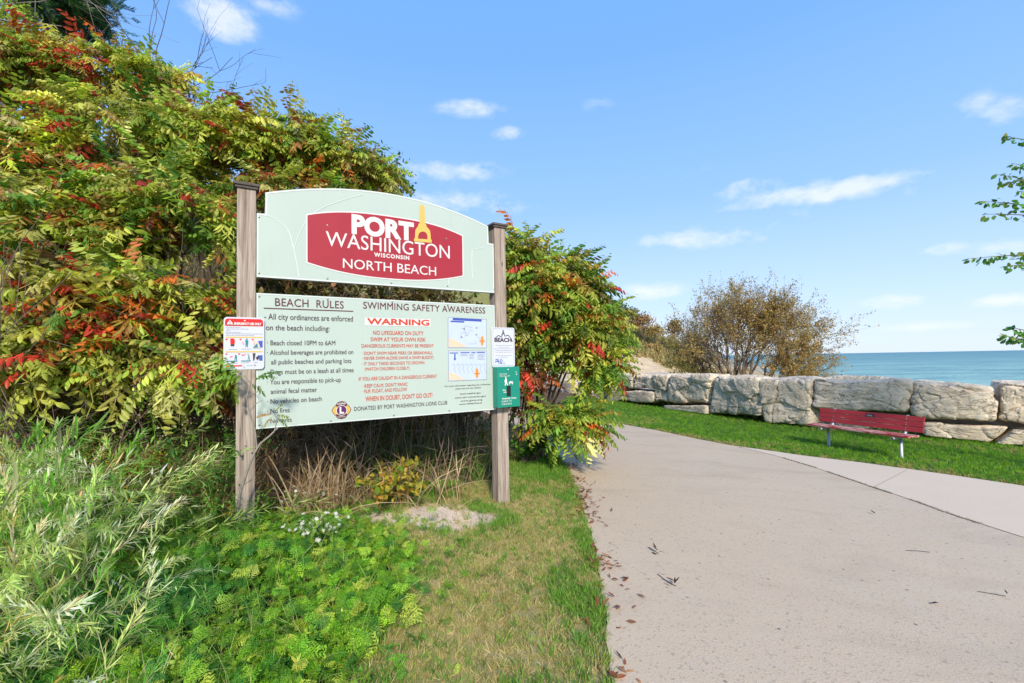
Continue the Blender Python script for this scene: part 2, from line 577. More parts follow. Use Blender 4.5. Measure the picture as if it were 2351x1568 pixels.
RED_PAINT = mat_plain('placard_red', (.72, .016, .014), .4, .06, 10)
WHITE_METAL = mat_plain('placard_white', (.56, .585, .63), .4, .05, 8)
STEEL = mat_plain('dull_steel', (.30, .30, .29), .4, .2, 40, .5, .7)
GALV = mat_plain('galvanised_metal', (.42, .46, .50), .5, .15, 18, .5, .35)
def mat_green_box():
    m, nt = mat_new('green_plastic')
    tcn = nt.n('ShaderNodeTexCoord'); o = tcn.outputs['Object']
    a = nt.noise(o, 5, 4)
    c = nt.mix(a, (.006, .20, .135), (.010, .27, .185))
    c = nt.mix(nt.ramp(nt.noise(o, 38, 3), [(.63, 0.0), (.75, .35)]), c, (.12, .42, .34))
    finish(m, nt, c, .42, a, .05, .003)
    return m
GREENBOX = mat_green_box()

def mat_bench(thr=.66, name='red_painted_plank'):
    m, nt = mat_new(name)
    tcn = nt.n('ShaderNodeTexCoord'); o = tcn.outputs['Object']
    a = nt.noise(nt.mapping(o, (1.5, 14, 14)), 1.0, 5)
    p = nt.noise(nt.mapping(o, (5, 20, 26)), 1.0, 5, .65)
    c = nt.mix(a, (.27, .017, .021), (.37, .036, .042))
    c = nt.mix(nt.ramp(p, [(thr, 0.0), (thr + .05, .8)]), c, (.58, .38, .33))
    finish(m, nt, c, .55, p, .25, .004)
    return m
BENCH = mat_bench()
BENCH_WORN = mat_bench(.47, 'worn_red_plank')

def mat_rock():
    m, nt = mat_new('limestone')
    tcn = nt.n('ShaderNodeTexCoord'); o = tcn.outputs['Object']
    geo = nt.n('ShaderNodeNewGeometry')
    oi = nt.n('ShaderNodeObjectInfo')
    off = nt.n('ShaderNodeVectorMath', operation='ADD')
    nt.l(o, off.inputs[0])
    sc = nt.n('ShaderNodeVectorMath', operation='SCALE'); sc.inputs[0].default_value = (31, 17, 23)
    nt.l(oi.outputs['Random'], sc.inputs['Scale']); nt.l(sc.outputs[0], off.inputs[1])
    o = off.outputs[0]
    a = nt.noise(o, 1.6, 6, .62, .6)
    b = nt.noise(nt.mapping(o, (2.5, 2.5, 9)), 1.0, 7, .68, .8)
    f = nt.noise(o, 22, 5, .7)
    c = nt.ramp(a, [(.28, (.52, .415, .295)), (.5, (.70, .585, .435)), (.7, (.77, .66, .505))])
    c = nt.mix(nt.ramp(b, [(.28, .7), (.40, 0.0)]), c, (.17, .14, .105))
    c = nt.mix(nt.ramp(nt.noise(o, 3.3, 5, .6, 1.0), [(.58, 0.0), (.72, .45)]), c, (.46, .37, .26))
    # thin meandering cracks and water stains
    ck = nt.noise(nt.mapping(o, (1.4, 1.4, 2.6)), 1.0, 5, .6, 1.6)
    cr = nt.ramp(nt.math('ABSOLUTE', nt.math('SUBTRACT', ck, .5)), [(.0, 1.0), (.011, 0.0)])
    c = nt.mix(nt.math('MULTIPLY', cr, .75), c, (.06, .052, .045))
    st = nt.noise(nt.mapping(o, (5, 5, .6)), 1.0, 4, .6, .5)
    c = nt.mix(nt.ramp(st, [(.6, 0.0), (.76, .5)]), c, (.19, .165, .14))
    c = nt.mix(nt.ramp(f, [(.30, .3), (.40, 0.0)]), c, (.30, .25, .19))
    h = nt.math('ADD', nt.math('MULTIPLY', b, 1.0), nt.math('MULTIPLY', f, .35))
    h = nt.math('SUBTRACT', h, nt.math('MULTIPLY', cr, .5))
    finish(m, nt, c, .92, h, .85, .05, .15)
    return m
ROCK = mat_rock()

def mat_path():
    m, nt = mat_new('worn_asphalt')
    tcn = nt.n('ShaderNodeTexCoord'); o = tcn.outputs['Object']
    big = nt.noise(o, .45, 4, .55, .6)
    mid = nt.noise(o, 3.0, 5, .6)
    sp = nt.n('ShaderNodeTexVoronoi', i_Scale=75.0); nt.l(o, sp.inputs['Vector'])
    sp2 = nt.n('ShaderNodeTexVoronoi', i_Scale=22.0); nt.l(o, sp2.inputs['Vector'])
    fine = nt.noise(o, 130, 3, .7)
    c = nt.mix(big, (.53, .405, .275), (.615, .485, .34))
    c = nt.mix(nt.math('MULTIPLY', mid, .5), c, (.48, .38, .27))
    rs = nt.n('ShaderNodeSeparateColor'); nt.l(sp.outputs['Color'], rs.inputs[0])
    c = nt.mix(nt.ramp(rs.outputs[0], [(.0, .42), (.12, 0.0), (.8, 0.0), (1.0, .0)]), c, (.16, .135, .11))
    c = nt.mix(nt.ramp(rs.outputs[1], [(.86, 0.0), (1.0, .4)]), c, (.56, .49, .42))
    c = nt.mix(nt.ramp(fine, [(.33, .35), (.48, 0.0)]), c, (.22, .185, .15))
    dark_band = nt.noise(nt.mapping(o, (.5, 1.3, 1), (3, 1, 0), (0, 0, .35)), 1.0, 5, .6, .8)  # broad stretched bands of darker tone
    c = nt.mix(nt.ramp(dark_band, [(.52, 0.0), (.68, .38)]), c, (.36, .28, .20))
    dust = nt.noise(nt.mapping(o, (.9, .7, 1), (7, 3, 0)), 1.0, 6, .65, .4)
    c = nt.mix(nt.ramp(dust, [(.56, 0.0), (.72, .4)]), c, (.50, .425, .34))
    rs2 = nt.n('ShaderNodeSeparateColor'); nt.l(sp2.outputs['Color'], rs2.inputs[0])
    spot = nt.math('MULTIPLY', nt.ramp(rs2.outputs[0], [(.965, 0.0), (.97, 1.0)]), nt.ramp(sp2.outputs[0], [(.18, 1.0), (.3, 0.0)]))
    c = nt.mix(nt.math('MULTIPLY', spot, .75), c, (.06, .052, .045))
    finish(m, nt, c, .9, nt.math('ADD', nt.math('MULTIPLY', sp.outputs[0], .6), fine), .35, .006, .2)
    return m
PATH = mat_path()

def mat_concrete():
    m, nt = mat_new('pale_concrete')
    tcn = nt.n('ShaderNodeTexCoord'); o = tcn.outputs['Object']
    a = nt.noise(o, .8, 5, .6, .5); f = nt.noise(o, 60, 4, .7)
    c = nt.mix(a, (.58, .465, .34), (.65, .53, .40))
    c = nt.mix(nt.ramp(f, [(.3, .4), (.48, 0.0)]), c, (.3, .27, .235))
    finish(m, nt, c, .9, f, .25, .004, .2)
    return m
CONCRETE = mat_concrete()

def mat_ground():
    m, nt = mat_new('ground_soil')
    tcn = nt.n('ShaderNodeTexCoord'); o = tcn.outputs['Object']
    at = nt.n('ShaderNodeAttribute', attribute_name='Col')
    a = nt.noise(o, 2.5, 6, .65); f = nt.noise(o, 45, 5, .7)
    v = nt.math('ADD', nt.math('MULTIPLY', a, .7), nt.math('MULTIPLY', f, .7))
    c = nt.mix(1.0, at.outputs['Color'], nt.ramp(v, [(.4, .55), (.95, 1.35)]), 'MULTIPLY')
    finish(m, nt, c, .95, v, .6, .03, .1)
    return m
GROUND = mat_ground()

def mat_water():
    m, nt = mat_new('lake_water')
    tcn = nt.n('ShaderNodeTexCoord'); o = tcn.outputs['Object']
    a = nt.noise(nt.mapping(o, (.9, 1.6, 1)), 1.0, 5, .6, .4)
    b = nt.noise(nt.mapping(o, (.11, .2, 1)), 1.0, 4, .6, .6)
    s = nt.noise(nt.mapping(o, (.03, .11, 1)), 1.0, 6, .68, .5)
    # pale sand shows through the shallows, deeper water is bluer
    ly = nt.n('ShaderNodeSeparateXYZ'); nt.l(o, ly.inputs[0])
    deep = nt.ramp(nt.math('DIVIDE', ly.outputs[1], 900.0), [(.03, 0.0), (.3, .75), (1.0, 1.0)])
    c = nt.mix(deep, (.27, .48, .39), (.05, .19, .19))
    c = nt.mix(nt.ramp(s, [(.44, .0), (.60, .75)]), c, (.02, .17, .20))
    h = nt.math('ADD', nt.math('MULTIPLY', a, .45), nt.math('MULTIPLY', b, 2.2))
    c = nt.mix(nt.ramp(a, [(.5, 0.0), (.72, .5)]), c, (.10, .34, .32))
    finish(m, nt, c, .33, h, 1.0, .8, .2)
    return m
WATER = mat_water()

def flatcol(n, c):
    return np.tile(np.array(c, float), (n, 1))

# ------------------------------------------------------------------ regions of the ground (outlines found on the ground plane)
PATH_L = [G(u, v) for u, v in [(1405, 1568), (1399, 1500), (1388, 1400), (1372, 1300), (1352, 1210), (1328, 1130), (1300, 1072), (1272, 1036),
                               (1245, 1011), (1215, 992), (1180, 978)]]
PATH_L = [Vector((.42, -4, 0)), Vector((.47, 0.2, 0))] + PATH_L + [Vector((-1.0, 16.5, 0)), Vector((-3.5, 20, 0))]
PATH_R = [G(u, v) for u, v in [(2351, 1117), (2230, 1099), (2100, 1080), (1975, 1063), (1850, 1048), (1690, 1025), (1600, 1008), (1500, 987),
                               (1420, 973), (1365, 964)]]
PATH_R = [Vector((13, -4, 0)), Vector((9, 2.5, 0))] + PATH_R + [Vector((1.2, 17.0, 0)), Vector((-1.5, 21.5, 0))]
JOINT = [G(u, v) for u, v in [(2351, 1237), (2200, 1188), (2100, 1152), (2010, 1122), (1940, 1098), (1870, 1074), (1780, 1047), (1700, 1028)]]
JOINT = [Vector((8.3, -4, 0)), Vector((6.0, 1.8, 0))] + JOINT
PATH_POLY = [(p.x, p.y) for p in PATH_L] + [(p.x, p.y) for p in reversed(PATH_R)]
def gpoly(pts):
    return [(p.x, p.y) for p in (G(u, v) for u, v in pts)]
SAND_POLY = gpoly([(905, 1178), (960, 1165), (1010, 1158), (1060, 1165), (1100, 1178), (1150, 1180), (1120, 1200), (1060, 1214), (1000, 1216), (940, 1208), (880, 1212), (840, 1205), (800, 1190), (850, 1178)])
VERGE_POLY = gpoly([(800, 1150), (880, 1125), (1000, 1112), (1130, 1105), (1180, 1040), (1215, 1000), (1245, 1011), (1272, 1036), (1300, 1072), (1328, 1130), (1352, 1210),
                    (1372, 1300), (1388, 1400), (1399, 1500), (1405, 1568), (1412, 1760), (600, 1760), (720, 1568), (880, 1430), (950, 1340), (880, 1250), (800, 1195)])
WEED_POLY = gpoly([(330, 1195), (540, 1192), (700, 1185), (800, 1190), (890, 1245), (965, 1335), (905, 1430), (760, 1568), (650, 1760), (-100, 1760), (-100, 1568), (150, 1400)])
LAWN_POLY = [(p.x, p.y) for p in PATH_R[2:-1]] + [(3.2, 27), (5.0, 25.5), (6.4, 21.5), (8.6, 14.6), (12.1, 11.2), (15.5, 8.0), (13.5, 3.0), (9.3, 2.8)]

def ground_colour(x, y):
    n = fnoise(x * 1.3, y * 1.3, 21); n2 = fnoise(x * 4, y * 4, 22)
    c = np.empty(x.shape + (3,))
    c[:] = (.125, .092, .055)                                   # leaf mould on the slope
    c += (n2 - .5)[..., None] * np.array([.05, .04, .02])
    wv = in_poly(x, y, VERGE_POLY)
    c[wv] = np.array([.33, .27, .12]) + (n[wv] - .5)[:, None] * np.array([.10, .04, .02])
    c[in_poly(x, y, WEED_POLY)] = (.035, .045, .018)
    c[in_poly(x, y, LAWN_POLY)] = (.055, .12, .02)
    near = (np.abs(x + .3) < 3) & (y > 2.5) & (y < 8)
    xs, ys = x[near], y[near]
    wsum = np.zeros(xs.shape)
    for i in range(12):
        r = .06 + .16 * (i % 3)
        wsum += in_poly(xs + .2 * (n2[near] - .5) + r * math.cos(i * 2.4), ys + .3 * (n[near] - .5) + r * math.sin(i * 2.4), SAND_POLY)
    wsum = np.clip(wsum / 12 * 1.7 - .1, 0, 1)[:, None] * np.clip(.85 + 1.1 * (n2[near] - .3), 0, 1)[:, None]
    c[near] = c[near] * (1 - wsum) + np.array([.74, .59, .45]) * wsum
    wb = wall_behind(x, y)
    s = (wb > .5) & (y > 8)
    c[s] = np.array([.50, .44, .37]) + (n[s] - .5)[:, None] * .08
    bl = (y > 36)
    g = sstep(.42, .62, fnoise(x * .35, y * .35, 31) + .03 * (terr(x, y) - 2.0))
    dry = np.array([.40, .31, .16]); grn = np.array([.19, .19, .07]); sand = np.array([.47, .375, .26])
    lim = np.interp(x, [9, 11.3, 15.8, 20], [3.3, 2.5, -.3, -.8])
    low = sstep(.9, -.6, terr(x, y) - lim + 1.6 * (fnoise(x * .6, y * .6, 33) - .5))
    bc = dry * (1 - g[..., None]) + grn * g[..., None]
    bc = bc * (1 - low[..., None]) + sand * low[..., None]
    c[bl] = bc[bl]
    return c

# ------------------------------------------------------------------ ground sheet, path, apron, lake
gx = np.unique(np.concatenate((np.linspace(-420, -30, 14), np.linspace(-30, -9, 60), np.arange(-9, 13, .11), np.linspace(13, 60, 110), np.linspace(60, 420, 10))))
gy = np.unique(np.concatenate((np.linspace(-420, -6, 12), np.arange(-6, 14, .11), np.linspace(14, 36, 120), np.linspace(36, 70, 90), np.linspace(70, 420, 16))))
X, Y = np.meshgrid(gx, gy)
Z = terr(X, Y)
n0, n1 = X.shape
idx = np.arange(n0 * n1).reshape(n0, n1)
quads = np.stack((idx[:-1, :-1], idx[:-1, 1:], idx[1:, 1:], idx[1:, :-1]), axis=-1).reshape(-1, 4)
inpath = in_poly(X, Y, PATH_POLY)
Z = Z - 0.02 * inpath
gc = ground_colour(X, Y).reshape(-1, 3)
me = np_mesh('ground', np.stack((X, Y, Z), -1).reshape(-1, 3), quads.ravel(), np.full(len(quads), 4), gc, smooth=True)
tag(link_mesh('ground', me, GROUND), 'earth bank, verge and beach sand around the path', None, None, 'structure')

def resample(pts, n):
    p = np.array([(q.x, q.y) for q in pts])
    d = np.concatenate(([0], np.cumsum(np.hypot(*np.diff(p, axis=0).T))))
    t = np.linspace(0, d[-1], n)
    return np.stack((np.interp(t, d, p[:, 0]), np.interp(t, d, p[:, 1])), -1)

def sheet(name, left, right, n, m, dz, mat, wob=0.0):
    a, b = resample(left, n), resample(right, n)
    if wob:
        a = a + wob * np.stack((vnoise(a[:, 0] * 6, a[:, 1] * 6, 4) - .5, vnoise(a[:, 0] * 6, a[:, 1] * 6, 8) - .5), -1)
        b = b + wob * np.stack((vnoise(b[:, 0] * 6, b[:, 1] * 6, 5) - .5, vnoise(b[:, 0] * 6, b[:, 1] * 6, 6) - .5), -1)
    t = np.linspace(0, 1, m)[None, :, None]
    q = a[:, None, :] * (1 - t) + b[:, None, :] * t
    z = terr(q[..., 0], q[..., 1]) + dz
    V = np.concatenate((q, z[..., None]), -1).reshape(-1, 3)
    idx = np.arange(n * m).reshape(n, m)
    f = np.stack((idx[:-1, :-1], idx[:-1, 1:], idx[1:, 1:], idx[1:, :-1]), axis=-1).reshape(-1, 4)
    me = np_mesh(name, V, f.ravel(), np.full(len(f), 4), smooth=True)
    o = link_mesh(name, me, mat)
    return tag(o, None, None, None, 'structure')

sheet('path', PATH_L, PATH_R, 160, 60, 0.008, PATH, .05)
nj = len(JOINT)
pv = sheet('pavement', JOINT, PATH_R[:nj - 2] , 120, 24, 0.014, CONCRETE, .03)

for (a, b) in (((2006, 1121), (2082, 1081)),):
    pa, pb = G(*a), G(*b)
    dv = (pb - pa); sv = Vector((-dv.y, dv.x, 0)).normalized() * .0045
    bm = bmesh.new()
    k = [bm.verts.new((q.x, q.y, tz(q.x, q.y) + .0185)) for q in (pa + sv, pa - sv, pb - sv, pb + sv)]
    bm.faces.new(k)
    obj('control_joint', bm, mat_plain('joint_dark', (.33, .28, .23), .9), pv)
V = [(-60, 18, -2.0), (9000, -3000, -2.0), (9000, 12000, -2.0), (-3000, 12000, -2.0)]
me = np_mesh('lake_water', [(6, -60, -2.0), (9000, -3000, -2.0), (9000, 14000, -2.0), (-2000, 14000, -2.0), (-2000, 420, -2.0), (6, 60, -2.0)], [0, 1, 2, 3, 4, 5], [6])
tag(link_mesh('lake_water', me, WATER), None, None, None, 'structure')
# ------------------------------------------------------------------ the beach sign
FONT_CACHE = {}
def text_verts(s, bold=0.0, spacing=1.0):
    """outline mesh of a line of lettering, scaled to cap height 1, starting at x = 0"""
    cu = bpy.data.curves.new('t', 'FONT')
    cu.body = s; cu.size = 1.0; cu.resolution_u = 4; cu.offset = bold; cu.space_character = spacing
    o = bpy.data.objects.new('t', cu)
    COL.objects.link(o)
    dg = bpy.context.evaluated_depsgraph_get()
    me = bpy.data.meshes.new_from_object(o.evaluated_get(dg))
    vs = np.array([v.co[:] for v in me.vertices], float).reshape(-1, 3)
    fs = [list(p.vertices) for p in me.polygons]
    bpy.data.objects.remove(o); bpy.data.meshes.remove(me); bpy.data.curves.remove(cu)
    return vs, fs
_h, _ = text_verts('H')
CAPH = _h[:, 1].max()

class Ink:
    """collects printed shapes of one colour on one panel"""
    def __init__(self, y):
        self.bm = bmesh.new(); self.y = y
    def text(self, s, s0, s1, z, h, bold=0.0, spacing=1.0):
        if bold and bold < .03:
            self.text(s, s0, s1, z, h, 0, spacing)
            dx = bold * h * 1.1
            self.y -= .0004; self.text(s, s0 + dx, s1 + dx, z, h, 0, spacing); self.y += .0004
            return
        vs, fs = text_verts(s, bold, spacing)
        x0, x1 = vs[:, 0].min(), vs[:, 0].max()
        kx = (s1 - s0) / (x1 - x0); kz = h / CAPH
        bv = [self.bm.verts.new((s0 + (v[0] - x0) * kx, self.y, z + v[1] * kz)) for v in vs]
        for f in fs:
            try:
                q = self.bm.faces.new([bv[i] for i in f])
            except ValueError:
                pass
    def poly(self, pts):
        add_poly(self.bm, pts, self.y)
    def line(self, pts, w):
        for (a, b), (c, d) in zip(pts[:-1], pts[1:]):
            l = math.hypot(c - a, d - b) + 1e-9
            nx, nz = -(d - b) / l * w / 2, (c - a) / l * w / 2
            self.poly([(a + nx, b + nz), (a - nx, b - nz), (c - nx, d - nz), (c + nx, d + nz)])
    def disc(self, x, z, r, rz=None, n=28):
        rz = rz or r
        self.poly([(x + r * math.cos(2 * math.pi * i / n), z + rz * math.sin(2 * math.pi * i / n)) for i in range(n)])
    def ring(self, x, z, r0, r1, n=32):
        for i in range(n):
            a, b = 2 * math.pi * i / n, 2 * math.pi * (i + 1) / n
            self.poly([(x + r0 * math.cos(a), z + r0 * math.sin(a)), (x + r1 * math.cos(a), z + r1 * math.sin(a)),
                       (x + r1 * math.cos(b), z + r1 * math.sin(b)), (x + r0 * math.cos(b), z + r0 * math.sin(b))])
    def done(self, name, mat, parent):
        bmesh.ops.recalc_face_normals(self.bm, faces=self.bm.faces)
        for f in self.bm.faces:
            if f.normal.y > 0: f.normal_flip()
        return obj(name, self.bm, mat, parent)

def z1(a, b):
    return S((560 + a / 2.24) * .85491, (460 + b / 2.24) * .85491)
def zpx(a, b, k):
    """height on the sign of k pixels of the enlarged view at a, b"""
    return abs(z1(a, b)[1] - z1(a, b - k)[1])
def line_text(ink, s, a0, b0, a1, b1, cap, bold=0.0, spacing=1.0):
    l, r = z1(a0, b0), z1(a1, b1)
    ink.text(s, l[0], r[0], (l[1] + r[1]) / 2, zpx((a0 + a1) / 2, (b0 + b1) / 2, cap), bold, spacing)

def rrect(x0, x1, z0, z1_, r, n=6):
    pts = []
    for cx, cz, a0 in ((x1 - r, z1_ - r, 0), (x0 + r, z1_ - r, 90), (x0 + r, z0 + r, 180), (x1 - r, z0 + r, 270)):
        for i in range(n + 1):
            a = R(a0 + 90 * i / n)
            pts.append((cx + r * math.cos(a), cz + r * math.sin(a)))
    return pts

sign = thing('beach_sign', 'large pale green beach rules board between two weathered timber posts', 'sign', (SL.x, SL.y, 0), SRZ)
PF, PB = -0.014, 0.126
post_r = S(1150, 820)[0]
for k, (s0, top) in enumerate(((-0.142, S(566, 434)[1]), (SW + .002, S(1150, 524)[1]))):
    bm = bmesh.new()
    sx = SL.x + SA.x * (s0 + .07); sy = SL.y + SA.y * (s0 + .07)
    add_box(bm, s0, s0 + .14, PF, PB, tz(sx, sy) - .4, top, .006)
    for e in [e for e in bm.edges if abs(e.verts[0].co.z - e.verts[1].co.z) > 1]:
        pass
    post = obj('wooden_post', bm, WOOD, sign)
    bm = bmesh.new()
    add_box(bm, s0 - .016, s0 + .156, PF - .016, PB + .016, top, top + .022, .004)
    add_box(bm, s0 - .028, s0 + .168, PF - .028, PB + .028, top + .0225, top + .045, .005)
    c = (s0 + .07, (PF + PB) / 2)
    lo = [(s0 - .02, PF - .02), (s0 + .16, PF - .02), (s0 + .16, PB + .02), (s0 - .02, PB + .02)]
    vs = [bm.verts.new((x, y, top + .0455)) for x, y in lo]
    ap = bm.verts.new((c[0], c[1], top + .062))
    for i in range(4): bm.faces.new((vs[i], vs[(i + 1) % 4], ap))
    bm.faces.new(list(reversed(vs)))
    obj('post_cap', bm, CAPWOOD, post)

def mean_z(*uv):
    return sum(S(u, v)[1] for u, v in uv) / len(uv)
hz0 = mean_z((587, 638), (1138, 672)); hz1 = mean_z((587, 490), (1138, 559))
sh_l = S(609, 470)[0]; sh_r = SW - sh_l - .0
zsh = mean_z((609, 444), (1120, 517))
zpk = S(800, 434)[1]
arc = []
chord = sh_r - sh_l
for i in range(25):
    t = i / 24
    arc.append((sh_l + chord * t, zsh + (max(zpk, S(870, 440)[1]) - zsh) * (1 - (2 * t - 1) ** 2)))
outline = [(0.002, hz0), (SW - .002, hz0), (SW - .002, hz1), (sh_r, hz1)] + list(reversed(arc)) + [(sh_l, hz1), (0.002, hz1)]
bm = bmesh.new()
add_prism(bm, outline, 0.0, .032, .004)
header = obj('header_panel', bm, PANEL, sign)
def inset_edge(pts, w):
    out = []
    n = len(pts)
    for i in range(n):
        a, b, c = Vector(pts[i - 1]), Vector(pts[i]), Vector(pts[(i + 1) % n])
        d1 = (b - a).normalized(); d2 = (c - b).normalized()
        n1 = Vector((-d1.y, d1.x)); n2 = Vector((-d2.y, d2.x))
        m = (n1 + n2)
        m = m / max(.4, m.length_squared / 2)
        q = b + m * w
        out.append((q.x, q.y))
    return out
def edge_strip(name, pts, w, y, mat, parent):
    k = Ink(y)
    inn = inset_edge(pts, w)
    n = len(pts)
    for i in range(n):
        j = (i + 1) % n
        k.poly([pts[i], pts[j], inn[j], inn[i]])
    return k.done(name, mat, parent)
edge_strip('panel_border', inset_edge(outline, .004), .012, -.0022, EDGE, header)

lz0 = mean_z((587, 987), (1138, 940)); lz1 = mean_z((587, 673), (1138, 700))
rules_outline = [(0.002, lz0), (SW - .002, lz0), (SW - .002, lz1), (.002, lz1)]
bm = bmesh.new()
add_prism(bm, rules_outline, 0.0, .032, .004)
rules = obj('rules_panel', bm, PANEL, sign)
edge_strip('panel_border', inset_edge(rules_outline, .004), .009, -.0022, EDGE, rules)

# screws
bm = bmesh.new()
bmesh.ops.create_uvsphere(bm, u_segments=10, v_segments=6, radius=.009)
bmesh.ops.scale(bm, vec=(1, .5, 1), verts=bm.verts)
screw_me = bpy.data.meshes.new('screw'); bm.to_mesh(screw_me); bm.free(); screw_me.materials.append(STEEL)
for par, spots in ((header, [(302, 275), (302, 612), (715, 645), (1100, 672), (1437, 690), (1718, 710), (1715, 447), (715, 325), (1430, 405)]),
                   (rules, [(305, 752), (716, 770), (1105, 788), (1438, 805), (1724, 820), (305, 1526), (735, 1502), (1115, 1468), (1447, 1440)])):
    for a, b in spots:
        q = z1(a, b)
        o = bpy.data.objects.new('screw', screw_me); COL.objects.link(o); o.parent = par
        o.location = (q[0], -.002, q[1])

# header: crimson emblem
emb = [z1(*p) for p in [(595, 270), (700, 258), (800, 254), (900, 258), (1060, 280), (1250, 312), (1400, 347), (1525, 385), (1528, 625), (1450, 640),
                        (1300, 650), (1150, 648), (1000, 633), (800, 596), (595, 548)]]
s0 = sum(p[0] for p in (emb[0], emb[14])) / 2; s1 = (emb[7][0] + emb[8][0]) / 2
ztop = (emb[0][1] + emb[7][1]) / 2; zbot = (emb[8][1] + emb[14][1]) / 2
bul_t = z1(1060, 282)[1] - ztop; bul_b = zbot - z1(1060, 642)[1]
eo = [(s0 + (s1 - s0) * i / 24, zbot - bul_b * (1 - abs(i / 12 - 1) ** 2.3)) for i in range(25)]
eo += [(s1 - (s1 - s0) * i / 24, ztop + bul_t * 1.28 * (1 - abs(i / 12 - 1) ** 2.7)) for i in range(25)]
k = Ink(-.0034); k.poly(eo); emblem = k.done('emblem', INK_RED, header)
k = Ink(-.0028); k.poly(inset_edge(eo, -.012)); k.done('emblem_outline', INK_WHITE, header)
k = Ink(-.0050)
line_text(k, 'PORT', 860, 371, 1235, 411, 100, .052, 1.02)
line_text(k, 'WASHINGTON', 705, 447, 1450, 527, 82, .004)
line_text(k, 'WISCONSIN', 995, 515, 1207, 530, 22, .04, 1.25)
line_text(k, 'NORTH BEACH', 808, 582, 1368, 627, 54, .008)
k.done('lettering', INK_WHITE, header)
k = Ink(-.0066)
LH = lambda pts: [z1(*p) for p in pts]
k.poly(LH([(1271, 203), (1297, 207), (1302, 318), (1268, 314)]))
k.poly(LH([(1265, 314), (1305, 318), (1312, 330), (1258, 326)]))
k.poly(LH([(1245, 350), (1262, 326), (1308, 330), (1330, 356), (1332, 364), (1243, 357)]))
k.poly(LH([(1243, 357), (1332, 364), (1334, 378), (1310, 374), (1300, 366), (1288, 363), (1275, 366), (1266, 374), (1242, 372)]))
k.poly(LH([(1242, 372), (1266, 374), (1260, 388), (1259, 408), (1240, 405)]))
k.poly(LH([(1310, 374), (1334, 378), (1336, 412), (1316, 411), (1316, 390)]))
k.poly(LH([(1235, 404), (1341, 412), (1341, 431), (1235, 422)]))
k.done('lighthouse_logo', INK_YEL, header)
# hairline cracks in the old header laminate
k = Ink(-.0032)
for pts in ([(930, 138), (850, 160), (770, 185), (700, 212), (640, 245), (602, 272)], [(592, 285), (560, 345), (535, 400), (518, 452), (514, 472)],
            [(350, 262), (400, 285), (440, 312), (475, 350), (492, 385), (502, 430), (514, 472), (528, 540), (545, 640)],
            [(1585, 470), (1583, 540), (1585, 600), (1588, 645)], [(1580, 470), (1650, 460)], [(1450, 625), (1440, 690)]):
    k.line([z1(*p) for p in pts], .0055)
k.done('laminate_crack', EDGE, header)

# rules panel lettering
k = Ink(-.0040)
line_text(k, 'BEACH  RULES', 400, 812, 812, 823, 45, .012, 1.05)
line_text(k, 'SWIMMING SAFETY AWARENESS', 930, 828, 1663, 853, 38, .016, 1.05)
k.line([z1(332, 823), z1(870, 842)], .008)
k.done('heading_lettering', INK_MAROON, rules)
k = Ink(-.0040)
for t, a0, b0, a1, b1, c in (
        ('- All city ordinances are enforced', 335, 893, 868, 900, 33), ('on the beach including:', 345, 955, 727, 961, 32),
        ('\u00b7 Beach closed 10PM to 6AM', 352, 1046, 762, 1046, 28), ('\u00b7 Alcohol beverages are prohibited on', 352, 1103, 870, 1100, 27),
        ('all public beaches and parking lots', 376, 1160, 858, 1153, 27), ('\u00b7 Dogs must be on a leash at all times', 352, 1222, 872, 1208, 28),
        ('\u00b7 You are responsible to pick-up', 352, 1280, 795, 1268, 28), ('animal fecal matter', 374, 1337, 652, 1328, 28),
        ('\u00b7 No vehicles on beach', 352, 1396, 680, 1384, 28), ('\u00b7 No fires', 352, 1455, 488, 1451, 28), ('\u00b7 No tents', 352, 1514, 500, 1508, 26)):
    line_text(k, t, a0, b0, a1, b1, c, .006)
line_text(k, 'DONATED BY PORT WASHINGTON LIONS CLUB', 875, 1440, 1435, 1403, 23, .016, 1.05)
for t, a0, b0, a1, b1, c in (('For more information regarding city ordinances,', 1420, 1298, 1695, 1283, 8), ('please see the city website', 1485, 1312, 1637, 1304, 8),
                             ('www.weather.gov', 1510, 1343, 1637, 1336, 9), ('www.dnr.wisconsin.gov', 1480, 1366, 1668, 1356, 9),
                             ('www.glsrp.org', 1515, 1386, 1645, 1377, 9), ('www.wibeaches.us', 1507, 1406, 1643, 1395, 9)):
    line_text(k, t, a0, b0, a1, b1, c, .02)
k.done('rules_lettering', INK_DARK, rules)
k = Ink(-.0028)
k.poly(LH([(940, 880), (1335, 890), (1335, 935), (940, 927)]))
k.done('warning_band', INK_WHITE, rules)
k = Ink(-.0044)
line_text(k, 'WARNING', 952, 919, 1328, 927, 33, .035)
